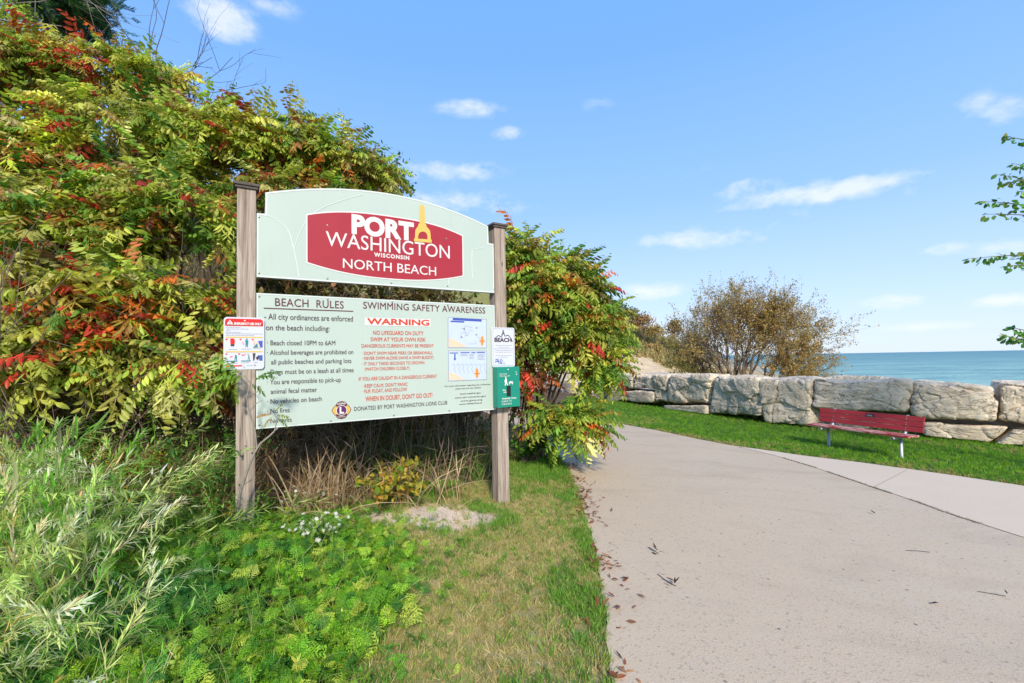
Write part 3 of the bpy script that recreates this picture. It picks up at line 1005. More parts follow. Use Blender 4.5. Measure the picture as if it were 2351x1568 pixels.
for t, a0, b0, a1, b1, c, bo in (
        ('NO LIFEGUARD ON DUTY', 990, 983, 1292, 985, 23, .018), ('SWIM AT YOUR OWN RISK', 975, 1023, 1305, 1023, 23, .018),
        ('DANGEROUS CURRENTS MAY BE PRESENT', 920, 1060, 1352, 1058, 19, .016),
        ("\u00b7 DON'T SWIM NEAR PIERS OR BREAKWALL", 922, 1103, 1348, 1100, 18, .012), ('\u00b7 NEVER SWIM ALONE (HAVE A SWIM BUDDY)', 922, 1133, 1352, 1128, 18, .012),
        ('\u00b7 IT ONLY TAKES SECONDS TO DROWN', 922, 1166, 1297, 1160, 18, .012), ('(WATCH CHILDREN CLOSELY)', 940, 1198, 1208, 1192, 18, .012),
        ('IF YOU ARE CAUGHT IN A DANGEROUS CURRENT', 903, 1258, 1372, 1243, 20, .014), ("\u00b7 KEEP CALM, DON'T PANIC", 925, 1300, 1197, 1291, 20, .014),
        ('\u00b7 FLIP, FLOAT, AND FOLLOW', 925, 1333, 1193, 1321, 20, .014), ("WHEN IN DOUBT, DON'T GO OUT!", 943, 1383, 1345, 1359, 27, .022)):
    line_text(k, t, a0, b0, a1, b1, c, bo)
k.done('warning_lettering', INK_WARN, rules)

# two printed map pictures
def quad(ink, a0, b0, a1, b1, ad=0, bd=0):
    ink.poly(LH([(a0, b0), (a1, b0 + ad), (a1, b1 + bd), (a0, b1)]))
for bx in (dict(x0=1441, y0=880, x1=1671, y1=1060, top=12, bot=2, n=0), dict(x0=1443, y0=1080, x1=1672, y1=1261, top=1, bot=-9, n=1)):
    k = Ink(-.0026); quad(k, bx['x0'] - 2, bx['y0'] - 2, bx['x1'] + 2, bx['y1'] + 2, bx['top'], bx['bot'])
    pic = k.done('map_picture', INK_GREY, rules)
    k = Ink(-.0034); quad(k, bx['x0'] + 1, bx['y0'] + 1, bx['x1'] - 1, bx['y1'] - 1, bx['top'], bx['bot']); k.done('picture_ground', INK_SKY, pic)
    k = Ink(-.0042)
    if bx['n'] == 0: k.poly(LH([(1444, 1003), (1470, 1012), (1500, 1024), (1530, 1040), (1552, 1056), (1444, 1056)]))
    else: k.poly(LH([(1446, 1207), (1470, 1215), (1500, 1228), (1530, 1245), (1545, 1253), (1446, 1256)]))
    k.done('picture_beach', INK_SAND, pic)
    k = Ink(-.0042)
    if bx['n'] == 0:
        quad(k, 1468, 881, 1642, 896, 9, 9); quad(k, 1455, 898, 1537, 907, 4, 4)
    else:
        for (a, b, c) in ((1450, 1090, 50), (1515, 1088, 55), (1580, 1088, 25), (1612, 1086, 50)): quad(k, a, b, a + c, b + 6)
        quad(k, 1477, 1098, 1485, 1128); k.poly(LH([(1472, 1126), (1490, 1126), (1481, 1140)]))
    k.done('picture_title', INK_BLUE, pic)
    rn = random.Random(5 + bx['n'])
    k = Ink(-.0042)
    def walk(a, b, n, st):
        pts = [(a, b)]
        ang = rn.uniform(0, 6.28)
        for _ in range(n):
            ang += rn.uniform(-1, 1)
            a = min(max(a + math.cos(ang) * st, bx['x0'] + 14), bx['x1'] - 14); b = min(max(b + math.sin(ang) * st * .8, bx['y0'] + 40), bx['y1'] - 22)
            pts.append((a, b))
        return pts
    if bx['n'] == 0:
        for a, b in ((1540, 955), (1560, 990), (1590, 960), (1620, 985), (1600, 1020), (1530, 1000)): k.line([z1(*p) for p in walk(a, b, 6, 13)], .0035)
        for a, b in ((1537, 948), (1520, 998), (1610, 983), (1612, 942)): k.disc(*z1(a, b), .011)
    else:
        for a in range(1465, 1650, 26): k.line([z1(a, 1168), z1(a + 9, 1158), z1(a + 18, 1170), z1(a + 12, 1190), z1(a + 24, 1215)], .0035)
        for a, b, c in ((1515, 1100, 40), (1515, 1108, 46), (1568, 1100, 30), (1568, 1108, 26), (1568, 1116, 30), (1568, 1124, 24), (1618, 1098, 46), (1618, 1106, 40), (1618, 1114, 44), (1618, 1122, 38), (1618, 1130, 44)):
            quad(k, a, b, a + c, b + 3)
    k.done('picture_linework', INK_GREY, pic)
    k = Ink(-.0048)
    ba, bb = (1645, 1022) if bx['n'] == 0 else (1614, 1217)
    k.poly(LH([(ba - 9, bb - 22), (ba, bb - 34), (ba + 9, bb - 22), (ba + 8, bb + 18), (ba, bb + 30), (ba - 8, bb + 18)]))
    k.poly(LH([(ba - 19, bb - 4), (ba + 19, bb - 4), (ba + 17, bb + 4), (ba - 17, bb + 4)]))
    k.done('picture_buoy', INK_ORANGE, pic)

# club emblem
cx_, cz_ = z1(800, 1436)
kz = zpx(800, 1440, 53)
def em(pts): return [(cx_ + x * kz, cz_ + z * kz) for x, z in pts]
HEX = [(-1.08, 0), (-.86, .38), (-.62, .62), (-.45, .9), (0, 1.02), (.45, .9), (.62, .62), (.86, .38), (1.08, 0), (.86, -.38), (.62, -.62), (.45, -.9), (0, -1.02), (-.45, -.9), (-.62, -.62), (-.86, -.38)]
k = Ink(-.0030); k.poly(em(HEX)); club = k.done('club_emblem', INK_MAROON, rules)
k = Ink(-.0036)
for sg in (-1, 1):
    k.poly(em([(sg * 1.0, 0), (sg * .80, .36), (sg * .60, .54), (sg * .44, .2), (sg * .44, -.2), (sg * .60, -.54), (sg * .80, -.36)]))
k.done('emblem_gold', INK_YEL, club)
k = Ink(-.0042)
for sg in (-1, 1):
    for q in range(4):
        z = -.3 + .2 * q
        k.poly(em([(sg * .62, z), (sg * .82, z + .05), (sg * .7, z + .1)]))
k.done('emblem_shading', INK_ORANGE, club)
k = Ink(-.0044); k.disc(cx_, cz_ - .03 * kz, .56 * kz); k.done('emblem_disc', INK_PURPLE, club)
k = Ink(-.0052)
k.ring(cx_, cz_ - .03 * kz, .53 * kz, .59 * kz)
k.text('L', cx_ - .22 * kz, cx_ + .26 * kz, cz_ - .36 * kz, .68 * kz, .05)
k.text('LIONS', cx_ - .44 * kz, cx_ + .44 * kz, cz_ + .64 * kz, .2 * kz, .03)
k.text('INTERNATIONAL', cx_ - .44 * kz, cx_ + .44 * kz, cz_ - .82 * kz, .12 * kz, .02)
k.done('emblem_lettering', INK_WHITE, club)

# ------------------------------------------------------------------ red-topped placard on the left post
def z2(a, b, y=-.018):
    return S((590 + a / 9.221) * .85491, (840 + b / 9.224) * .85491, y)
pc = (z2(95, 760)[0] + z2(1105, 760)[0]) / 2
px0, px1 = z2(92, 760)[0], z2(1105, 760)[0]
pz1 = (z2(180, 98)[1] + z2(1020, 125)[1]) / 2; pz0 = (z2(150, 1400)[1] + z2(900, 1412)[1]) / 2
PY = -.018
pl = thing('warning_placard', 'small white placard with a red warning header screwed to the left timber post', 'placard', (SL.x, SL.y, 0), SRZ)
bm = bmesh.new(); add_prism(bm, rrect(px0, px1, pz0, pz1, .028), PY, PY + .0038)
obj('board', bm, WHITE_METAL, pl)
W2, H2 = px1 - px0, pz1 - pz0
def q2(fx, fz): return (px0 + W2 * fx, pz1 - H2 * fz)
k = Ink(PY - .002)
hd = rrect(px0 + .035 * W2, px1 - .035 * W2, q2(0, .165)[1], q2(0, .03)[1], .022)
k.poly(hd); k.poly([q2(.035, .168), q2(.965, .168), q2(.965, .11), q2(.035, .11)])
hd_o = k.done('red_header', RED_PAINT, pl)
k = Ink(PY - .0035)
k.poly([q2(.07, .143), q2(.235, .143), q2(.152, .05)])
k.text('EMERGENCY USE ONLY', q2(.25, 0)[0], q2(.93, 0)[0], q2(0, .145)[1], .042 * H2, .05)
k.disc(*q2(.51, .063), .006)
k.done('header_lettering', INK_WHITE, hd_o)
k = Ink(PY - .005); k.poly([q2(.146, .12), q2(.158, .12), q2(.162, .075), q2(.142, .075)]); k.disc(*q2(.152, .13), .0035); k.done('exclamation_mark', RED_PAINT, hd_o)
rn = random.Random(3)
k = Ink(PY - .002)
def bars(x0, x1, z, h):
    x = x0
    while x < x1:
        wd = rn.uniform(.02, .075)
        k.poly([q2(x, z), q2(min(x + wd, x1), z), q2(min(x + wd, x1), z + h), q2(x, z + h)])
        x += wd + .012
for x0, x1, z in ((.05, .42, .19), (.07, .6, .222), (.07, .16, .248), (.05, .42, .285), (.06, .95, .313), (.06, .74, .343),
                  (.13, .33, .61), (.44, .67, .605), (.72, .9, .59), (.12, .34, .87), (.43, .63, .865), (.73, .84, .865), (.56, .72, .92)):
    bars(x0, x1, z, .009)
k.disc(*q2(.765, .922), .007); k.poly([q2(.485, .94), q2(.505, .94), q2(.525, .972), q2(.5, .972)])
k.done('small_print', INK_GREY, pl)
k = Ink(PY - .002)
for z in (.372, .648): k.poly([q2(.06, z), q2(.955, z), q2(.955, z + .022), q2(.06, z + .022)])
k.done('yellow_rule', INK_YEL, pl)
k = Ink(PY - .002)
k.poly([q2(.16, .41), q2(.20, .405), q2(.25, .41), q2(.275, .44), q2(.265, .515), q2(.165, .515)])
k.poly([q2(.06, .915), q2(.45, .915), q2(.45, .938), q2(.06, .938)])
k.poly([q2(.45, .475), q2(.465, .47), q2(.5, .525), q2(.485, .53)])
for x in (.05, .385, .685): k.poly([q2(x, .412), q2(x + .045, .412), q2(x + .045, .438), q2(x, .438)])
for x in (.05, .355): k.poly([q2(x, .69), q2(x + .04, .69), q2(x + .04, .715), q2(x, .715)])
k.poly([q2(.435, .7), q2(.47, .725), q2(.54, .7), q2(.53, .72), q2(.47, .74), q2(.435, .725)])
k.poly([q2(.155, .755), q2(.22, .74), q2(.22, .755), q2(.16, .77)]); k.poly([q2(.7, .69), q2(.76, .69), q2(.72, .73)])
k.done('red_pictogram', RED_PAINT, pl)
k = Ink(PY - .003)
k.poly([q2(.168, .515), q2(.262, .515), q2(.255, .555), q2(.175, .555)])
k.poly([q2(.71, .69), q2(.78, .69), q2(.75, .82), q2(.72, .84)])
k.poly([q2(.78, .78), q2(.85, .73), q2(.86, .79), q2(.83, .83)])
k.done('black_pictogram', INK_DARK, pl)
k = Ink(PY - .002)
k.poly([q2(.52, .445), q2(.56, .43), q2(.6, .445), q2(.595, .5), q2(.585, .575), q2(.57, .575), q2(.56, .52), q2(.545, .575), q2(.53, .575), q2(.53, .5)])
k.disc(*q2(.56, .42), .006)
for x in (.1, .425): k.poly([q2(x, .828), q2(x + .235, .828), q2(x + .235, .846), q2(x, .846)])
k.poly([q2(.275, .72), q2(.31, .72), q2(.325, .76), q2(.32, .825), q2(.305, .825), q2(.295, .775), q2(.275, .825), q2(.262, .825), q2(.275, .76)])
k.poly([q2(.57, .7), q2(.61, .71), q2(.63, .75), q2(.625, .77), q2(.645, .825), q2(.63, .825), q2(.61, .78), q2(.595, .825), q2(.585, .825), q2(.605, .74)])
k.poly([q2(.71, .58), q2(.84, .58), q2(.82, .5)])
k.done('teal_pictogram', INK_TEAL, pl)
k = Ink(PY - .002)
k.poly([q2(.84, .455), q2(.955, .445), q2(.955, .58), q2(.9, .58)]); k.poly([q2(.84, .73), q2(.955, .73), q2(.955, .835), q2(.875, .835)])
k.done('blue_pictogram', INK_BLUE, pl)
k = Ink(PY - .003)
k.poly([q2(.715, .53), q2(.72, .44), q2(.75, .43), q2(.765, .46), q2(.75, .52)]); k.poly([q2(.77, .52), q2(.825, .46), q2(.845, .5), q2(.905, .58), q2(.865, .58), q2(.83, .5)])
k.done('peach_pictogram', INK_SKIN, pl)

# ------------------------------------------------------------------ white placard and green dispenser on the right post
def z3(a, b, y=-.018):
    return S((1300 + a / 6.536) * .85491, (870 + b / 6.536) * .85491, y)
ax0, ax1 = z3(132, 400)[0], z3(537, 400)[0]
az1, az0 = (z3(150, 60)[1] + z3(520, 65)[1]) / 2, (z3(150, 755)[1] + z3(520, 747)[1]) / 2
pr = thing('notice_placard', 'small white notice with a black beach logo on the right timber post', 'placard', (SL.x, SL.y, 0), SRZ)
bm = bmesh.new(); add_prism(bm, rrect(ax0, ax1, az0, az1, .022), PY, PY + .0038)
obj('board', bm, WHITE_METAL, pr)
W3, H3 = ax1 - ax0, az1 - az0
def q3(fx, fz): return (ax0 + W3 * fx, az1 - H3 * fz)
k = Ink(PY - .0022)
ro = rrect(ax0 + .05 * W3, ax1 - .05 * W3, az0 + .03 * H3, az1 - .03 * H3, .016)
ri = inset_edge(ro, .0022)
for i in range(len(ro)):
    j = (i + 1) % len(ro); k.poly([ro[i], ro[j], ri[j], ri[i]])
def bars(x0, x1, z, h):
    x = x0
    while x < x1:
        wd = rn.uniform(.03, .1)
        k.poly([q3(x, z), q3(min(x + wd, x1), z), q3(min(x + wd, x1), z + h), q3(x, z + h)])
        x += wd + .02
for x0, x1, z in ((.16, .86, .45), (.26, .76, .497), (.08, .92, .538), (.15, .9, .58), (.16, .86, .625), (.17, .88, .708), (.28, .7, .752)): bars(x0, x1, z, .009)
k.ring(*q3(.52, .915), .008, .012, 14)
k.done('small_print', INK_GREY, pr)
k = Ink(PY - .0022)
k.text('BEACH', q3(.12, 0)[0], q3(.86, 0)[0], q3(0, .365)[1], .095 * H3, .04)
k.line([q3(.16, .27), q3(.3, .2), q3(.42, .25), q3(.5, .13)], .008); k.line([q3(.5, .13), q3(.58, .22), q3(.72, .19), q3(.86, .3), q3(.9, .36)], .008)
k.disc(*q3(.5, .085), .009); k.line([q3(.5, .1), q3(.46, .17), q3(.42, .2)], .007); k.line([q3(.5, .1), q3(.56, .17)], .007)
k.done('beach_logo', INK_DARK, pr)
k = Ink(PY - .0022)
k.line([q3(.16, .9), q3(.17, .8), q3(.24, .81), q3(.25, .85), q3(.17, .86)], .007); k.line([q3(.3, .93), q3(.28, .8)], .007); k.line([q3(.22, .87), q3(.34, .86)], .006)
k.line([q3(.35, .92), q3(.37, .81), q3(.44, .83), q3(.44, .88), q3(.37, .91), q3(.44, .92)], .007)
k.done('blue_logo', INK_BLUE, pr)

BY = -.118
def z3b(a, b): return z3(a, b, BY)
bx0, bx1 = z3b(236, 1100)[0], z3b(628, 1100)[0]
bz1, bz0 = (z3b(300, 752)[1] + z3b(610, 750)[1]) / 2, (z3b(250, 1474)[1] + z3b(625, 1446)[1]) / 2
gb = thing('bag_dispenser', 'green plastic dog bag dispenser box mounted on the right timber post', 'dispenser', (SL.x, SL.y, 0), SRZ)
bm = bmesh.new(); add_box(bm, bx0, bx1, BY, PF - .0015, bz0, bz1, .006)
box = obj('dispenser_case', bm, GREENBOX, gb)
W4, H4 = bx1 - bx0, bz1 - bz0
def q4(fx, fz): return (bx0 + W4 * fx, bz1 - H4 * fz)
bm = bmesh.new(); add_prism(bm, rrect(q4(.4, 0)[0], q4(.58, 0)[0], q4(0, .73)[1], q4(0, .47)[1], .006), BY - .003, BY + .002)
obj('bag_slot', bm, mat_plain('slot_black', (.012, .014, .014), .5), box)
bm = bmesh.new(); bmesh.ops.create_uvsphere(bm, u_segments=12, v_segments=8, radius=.009)
bmesh.ops.translate(bm, vec=(q4(.47, .07)[0], BY - .004, q4(.47, .07)[1]), verts=bm.verts)
obj('lock', bm, WHITE_METAL, box)
k = Ink(BY - .0025)
k.text('DOG WASTE', q4(.1, 0)[0], q4(.42, 0)[0], q4(0, .19)[1], .03 * H4, .02)
k.text('PICK UP', q4(.1, 0)[0], q4(.55, 0)[0], q4(0, .24)[1], .03 * H4, .02)
k.poly([q4(.33, .30), q4(.38, .26), q4(.41, .31), q4(.42, .39), q4(.47, .46), q4(.42, .46), q4(.385, .41), q4(.36, .46), q4(.31, .46), q4(.335, .39), q4(.30, .37)])
k.disc(*q4(.365, .255), .008)
k.poly([q4(.5, .38), q4(.56, .36), q4(.66, .37), q4(.68, .36), q4(.68, .44), q4(.65, .44), q4(.64, .41), q4(.55, .41), q4(.54, .44), q4(.51, .44)])
k.text('PULL', q4(.22, 0)[0], q4(.37, 0)[0], q4(0, .59)[1], .035 * H4, .03)
k.text('BAG', q4(.26, 0)[0], q4(.39, 0)[0], q4(0, .64)[1], .03 * H4, .03)
k.text('THANK YOU', q4(.17, 0)[0], q4(.82, 0)[0], q4(0, .80)[1], .035 * H4, .04)
k.text('KEEP IT', q4(.17, 0)[0], q4(.62, 0)[0], q4(0, .87)[1], .04 * H4, .02)
k.text('CLEAN', q4(.17, 0)[0], q4(.6, 0)[0], q4(0, .935)[1], .04 * H4, .02)
k.disc(*q4(.83, .135), .006); k.disc(*q4(.85, .19), .007)
k.done('lettering', INK_WHITE, box)

# ------------------------------------------------------------------ park bench
pl_, pr_ = P(1881, 965, 11.0), P(2120, 990, 9.1)
e = Vector((pr_.x - pl_.x, pr_.y - pl_.y, 0)); BL = e.length; e.normalize()
mid = (pl_ + pr_) / 2
bn = Vector((e.y, -e.x, 0))                                    # facing direction
brz = math.atan2(e.y, e.x)
bpos = Vector((mid.x, mid.y, 0)) + bn * .2
bgz = tz(bpos.x, bpos.y) + .05
bench = thing('park_bench', 'weathered red plank bench on galvanised supports standing on the lawn', 'bench', (bpos.x, bpos.y, bgz), brz)
HL = BL / 2
def plank(name, x0, x1, yc, zc, wd, th, tilt, parent):
    bm = bmesh.new()
    add_box(bm, x0, x1, -th / 2, th / 2, -wd / 2, wd / 2, .006)
    bmesh.ops.transform(bm, matrix=Matrix.Translation((0, yc, zc)) @ Matrix.Rotation(tilt, 4, 'X'), verts=bm.verts)
    return obj(name, bm, BENCH_WORN if name == 'seat_plank' else BENCH, parent)
tilt = R(-14)                                                  # -y is the front; the top leans back
back = thing('backrest', None, None); back.parent = bench
rb = random.Random(4)
for i in range(3):
    zc = .535 + i * .105
    plank('plank', -HL, HL, .2 + (zc - .5) * .25, zc, .098, .036, tilt, back)
seat = thing('seat', None, None); seat.parent = bench
for i in range(3):
    plank('seat_plank', -HL - .03, HL - .05, .1 - i * .132, .43 - (0.008 if i == 0 else 0), .036, .124, 0, seat)
for sx in (-HL + .32, HL - .3):
    for i in range(3):
        zc = .535 + i * .105
        for dz in (-.02, .02):
            bm = bmesh.new(); bmesh.ops.create_uvsphere(bm, u_segments=8, v_segments=5, radius=.011)
            bmesh.ops.scale(bm, vec=(1, .4, 1), verts=bm.verts)
            bmesh.ops.translate(bm, vec=(sx, .2 + (zc - .5) * .25 - .0185 + dz * .25, zc + dz), verts=bm.verts)
            obj('bolt', bm, STEEL, back)
    bm = bmesh.new()
    add_tube_bm(bm, [(sx, .02, -.15), (sx, .02, .36)], [.03, .03], 12)
    leg = obj('leg', bm, GALV, bench, True)
    bm = bmesh.new()
    add_tube_bm(bm, [(sx, -.27, .372), (sx, -.1, .378), (sx, .05, .38), (sx, .15, .405), (sx, .215, .48), (sx, .26, .62), (sx, .3, .80)], [.026] * 7, 10)
    obj('support_arm', bm, GALV, bench, True)
bm = bmesh.new(); add_box(bm, -.075, .075, -.006, .006, -.03, .03, .003)
bmesh.ops.transform(bm, matrix=Matrix.Translation((.06, .238, .735)) @ Matrix.Rotation(tilt, 4, 'X'), verts=bm.verts)
plaque = obj('plaque', bm, mat_plain('plaque_black', (.02, .02, .022), .35, .2), bench)
k = Ink(0)
rr = random.Random(8)
for r in range(3):
    x = -.05
    while x < .05:
        wd = rr.uniform(.008, .02); k.poly([(x, .012 - r * .011), (x + wd, .012 - r * .011), (x + wd, .007 - r * .011), (x, .007 - r * .011)]); x += wd + .004
bmesh.ops.transform(k.bm, matrix=Matrix.Translation((.06, .2225, .7315)) @ Matrix.Rotation(tilt, 4, 'X') @ Matrix.Translation((0, -.0, 0)), verts=k.bm.verts)
obj('plaque_text', k.bm, WHITE_METAL, plaque)

# ------------------------------------------------------------------ limestone wall
def wall_at(u, back=0.0):
    """point of the wall's front line seen in direction u, with its direction and outward normal"""
    d = ray(u, 815)
    best = None
    for (x0, y0), (x1, y1) in zip(WALL[:-1], WALL[1:]):
        ex, ey = x1 - x0, y1 - y0
        den = d.x * ey - d.y * ex
        if abs(den) < 1e-9: continue
        t = (x0 * ey - y0 * ex) / den
        s = (x0 * d.y - y0 * d.x) / den
        if t > 0 and -.001 <= s <= 1.001 and (best is None or t < best[0]):
            best = (t, Vector((ex, ey, 0)).normalized())
    t, tg = best
    return t, tg

def z6(a, b):
    return (1350.7 + .4255 * a, 581.3 + .4255 * b)

def wpt(a, b, off=0.0):
    u, v = z6(a, b)
    t, tg = wall_at(u)
    d = ray(u, v)
    return CAM + d * (t + off)

BAND = random.Random(12)
def stone(quad6, depth, label, off=0.0, seed=1, rough=1.0):
    TL, TR, BR, BL_ = [wpt(a, b, off) for a, b in quad6]
    c0 = (TL + TR + BR + BL_) / 4
    ud = Vector((TR.x - TL.x + BR.x - BL_.x, TR.y - TL.y + BR.y - BL_.y, 0)).normalized()
    nb = Vector((-ud.y, ud.x, 0))
    if nb.dot(Vector((c0.x, c0.y, 0))) < 0: nb = -nb
    wdt = (TR - TL).length; hgt = (TL - BL_).length
    n = 44
    bm = bmesh.new()
    bmesh.ops.create_cube(bm, size=2.0)
    bmesh.ops.subdivide_edges(bm, edges=bm.edges[:], cuts=n, use_grid_fill=True)
    pe = 11.0
    lab = thing_loc = c0 + nb * (depth / 2)
    for v in bm.verts:
        a, b, c = v.co                                            # a along, b depth (+ back), c up
        r = (abs(a) ** pe + abs(b) ** pe + abs(c) ** pe) ** (1 / pe)
        a, b, c = a / r, b / r, c / r
        fa, fc = (a + 1) / 2, (c + 1) / 2
        p = (TL * (1 - fa) + TR * fa) * fc + (BL_ * (1 - fa) + BR * fa) * (1 - fc)
        p = p + nb * (depth * (b + 1) / 2)
        q = p * 1.0 + Vector((seed * 7.3, seed * 3.1, seed * 1.7))
        wq = q + Vector((mnoise.noise(q * .8), mnoise.noise(q * .8 + Vector((9, 2, 4))), mnoise.noise(q * .8 + Vector((3, 8, 1))))) * .35
        big = mnoise.noise(q * .7) * .09
        dist, pts_ = mnoise.voronoi(Vector((wq.x * .95, wq.y * .95, wq.z * 1.5)))
        gap = dist[1] - dist[0]
        facet = (mnoise.cell(Vector(pts_[0]) * 57.0)) * .06                      # broken faces standing at different depths
        crack = -.04 * max(0, 1 - gap / .06)
        d2, p2 = mnoise.voronoi(Vector((wq.x * 3.7, wq.y * 3.7, wq.z * 6.5)))
        facet += mnoise.cell(Vector(p2[0]) * 31.0) * .018
        crack += -.014 * max(0, 1 - (d2[1] - d2[0]) / .1)
        fine = mnoise.fractal(q * 6.0, 1.0, 2.0, 5) * .016
        strat = 0; cell = facet
        out = (p - lab); out = Vector((out.x / wdt, out.y / wdt, out.z / hgt)).normalized()
        p = p + out * (big + crack + fine + strat + cell) * rough * min(1, hgt / .7)
        v.co = p - lab
    o = obj('limestone_block', bm, ROCK, None, True)
    o.location = lab
    o.data.set_sharp_from_angle(angle=R(38))
    tag(o, label, 'stone block', 'limestone blocks of the shore wall')
    return o

STONES = [
    ([(1195, 676), (1738, 688), (1733, 862), (1196, 840)], 1.3, 'long pale limestone block on top of the wall directly above the bench', 0),
    ([(1742, 694), (2192, 716), (2192, 900), (1748, 880)], 1.3, 'big rounded limestone block on the wall just right of and above the bench', 0),
    ([(2212, 698), (2560, 715), (2560, 955), (2216, 905)], 1.3, 'grey cracked limestone block cut off by the right edge of the photo', 0),
    ([(915, 678), (1186, 676), (1203, 935), (935, 925)], 1.3, 'tall upright limestone block with dark stains left of the bench', 0),
    ([(660, 660), (912, 676), (928, 872), (638, 872)], 1.3, 'broad pale limestone block left of the tall stained upright block', 0),
    ([(428, 656), (658, 660), (640, 815), (425, 802)], 1.3, 'squarish limestone block with a thin flat stone wedged under it', 0),
    ([(346, 656), (424, 656), (420, 806), (352, 797)], 1.2, 'narrow upright limestone block standing between two wider blocks', 0),
    ([(240, 656), (345, 660), (342, 738), (236, 730)], 1.2, 'small square limestone block resting on the long low slab', 0),
    ([(140, 650), (238, 655), (234, 728), (150, 708)], 1.2, 'small lumpy limestone block beside the right edge of the sumac bush', 0),
    ([(80, 745), (345, 742), (346, 806), (90, 800)], 1.2, 'long low limestone slab at the far end of the wall on the grass', -.1),
    ([(396, 822), (634, 820), (634, 872), (400, 840)], 1.0, 'thin flat limestone wedged below the squarish block', -.1),
    ([(1305, 852), (1692, 866), (1702, 962), (1308, 972)], 1.1, 'low limestone block behind the bench backrest in the bottom course', .25),
    ([(1800, 915), (2280, 938), (2170, 1032), (1806, 985)], 1.2, 'low wedge shaped limestone block under the big rounded one', 0),
    ([(2295, 958), (2560, 955), (2560, 1050), (2184, 1038)], 1.2, 'sloping limestone block at the bottom right corner of the wall', -.1),
    ([(40, 690), (140, 682), (168, 745), (60, 748)], 1.1, 'dark topped limestone lump half hidden by the sumac bush leaves', 0),
    ([(-70, 690), (40, 680), (50, 745), (-60, 750)], 1.2, 'limestone block seen through gaps in the sumac bush', .1),
    ([(-80, 748), (78, 745), (84, 800), (-70, 808)], 1.2, 'low limestone slab seen below the sumac bush leaves', 0),
    ([(-220, 680), (-75, 690), (-80, 790), (-220, 800)], 1.3, 'large limestone block mostly hidden behind the sumac bush', .3),
    ([(1715, 880), (1800, 890), (1806, 985), (1712, 965)], .9, 'small limestone block in the gap right of the bench', .6),
]
for i, (q6, dp, lb, of) in enumerate(STONES):
    stone(q6, dp, lb, of, i + 1)
# ------------------------------------------------------------------ vegetation: leaf shapes
def unit(v):
    v = np.asarray(v, float)
    return v / (np.linalg.norm(v, axis=-1, keepdims=True) + 1e-9)

def sumac_leaf(rng, pairs=9, L=.42, hang=.5, red=0.0):
    t = Tmpl()
    def spine(k): return np.array([.05 * math.sin(2.2 * k) * rng.uniform(-1, 1), L * (k - .12 * k ** 3), -L * (.04 * k + .42 * k ** 2.2)])
    side_w = .0026
    ks = np.linspace(0, 1, 6)
    pts = [spine(k) for k in ks]
    vs = []
    for p in pts: vs += [p + (-side_w, 0, 0), p + (side_w, 0, 0)]
    t.add(vs, [(2 * i, 2 * i + 1, 2 * i + 3, 2 * i + 2) for i in range(5)], .7, -.25)
    for i in range(pairs + 1):
        k = .16 + .84 * i / pairs
        p = spine(k); tg = unit(spine(min(1, k + .03)) - spine(k - .03))
        size = .092 * math.sin(math.pi * (.22 + .62 * i / pairs)) * L / .42
        for sg in (-1, 1):
            if i == pairs:
                if sg < 0: continue
                d = tg
            else:
                a = R(rng.uniform(50, 72))
                d = unit(tg * math.cos(a) + np.array([sg, 0, 0]) * math.sin(a) - np.array([0, 0, 1]) * hang * rng.uniform(.5, 1.25))
            w = float(np.clip(rng.normal(.25 + .35 * k, .25), 0, 1))
            blade(t, size * rng.uniform(.85, 1.12), size * rng.uniform(.31, .41), p, d, (0, .2, 1), .22, rng.uniform(.05, .3), w, rng.uniform(-.22, .2))
    return t.done()

RNG = np.random.default_rng(77)
SUMAC = [sumac_leaf(RNG, int(RNG.integers(8, 11)), .48, h) for h in (.3, .5, .7, .95, 1.3, 1.7, .6, .45)]

LEAF_GAIN = 1.45
def pick(rng, pal, n):
    cols = np.array([p[0] for p in pal], float); wts = np.array([p[1] for p in pal], float)
    c = cols[rng.choice(len(pal), size=n, p=wts / wts.sum())]
    return LEAF_GAIN * c * rng.uniform(.75, 1.25, (n, 1)) * rng.uniform(.93, 1.07, (n, 3))

YG1, YG2, GRN, DGR = (.24, .315, .04), (.34, .355, .065), (.10, .205, .028), (.04, .12, .014)
PALE, ORA, RED_, BRN = (.44, .42, .15), (.45, .115, .022), (.34, .035, .022), (.19, .085, .04)
PAL_MAIN = [(YG1, 6), (YG2, 5), (GRN, 2.2), (DGR, .4), (PALE, 2.0), (ORA, .8), (RED_, 1.5), (BRN, .5), ((.30, .09, .04), 1.0)]
PAL_GREEN = [(GRN, 4), (YG1, 5), (YG2, 3), (DGR, .8), (PALE, 1.2), (ORA, .5), (RED_, 1.3)]
PAL_RED = [(YG1, 4), (YG2, 4), (GRN, 1.8), (PALE, 2.0), (ORA, 1.0), (RED_, 1.7), (BRN, .5)]
PAL_BRONZE = [(YG1, 5), (YG2, 4), (ORA, 1.0), (BRN, .6), (GRN, 2.2), (RED_, 1.1), (PALE, 1.2), ((.32, .21, .05), 1.6)]

def bez(a, b, c, n=6):
    t = np.linspace(0, 1, n)[:, None]
    return a * (1 - t) ** 2 + 2 * b * t * (1 - t) + c * t ** 2

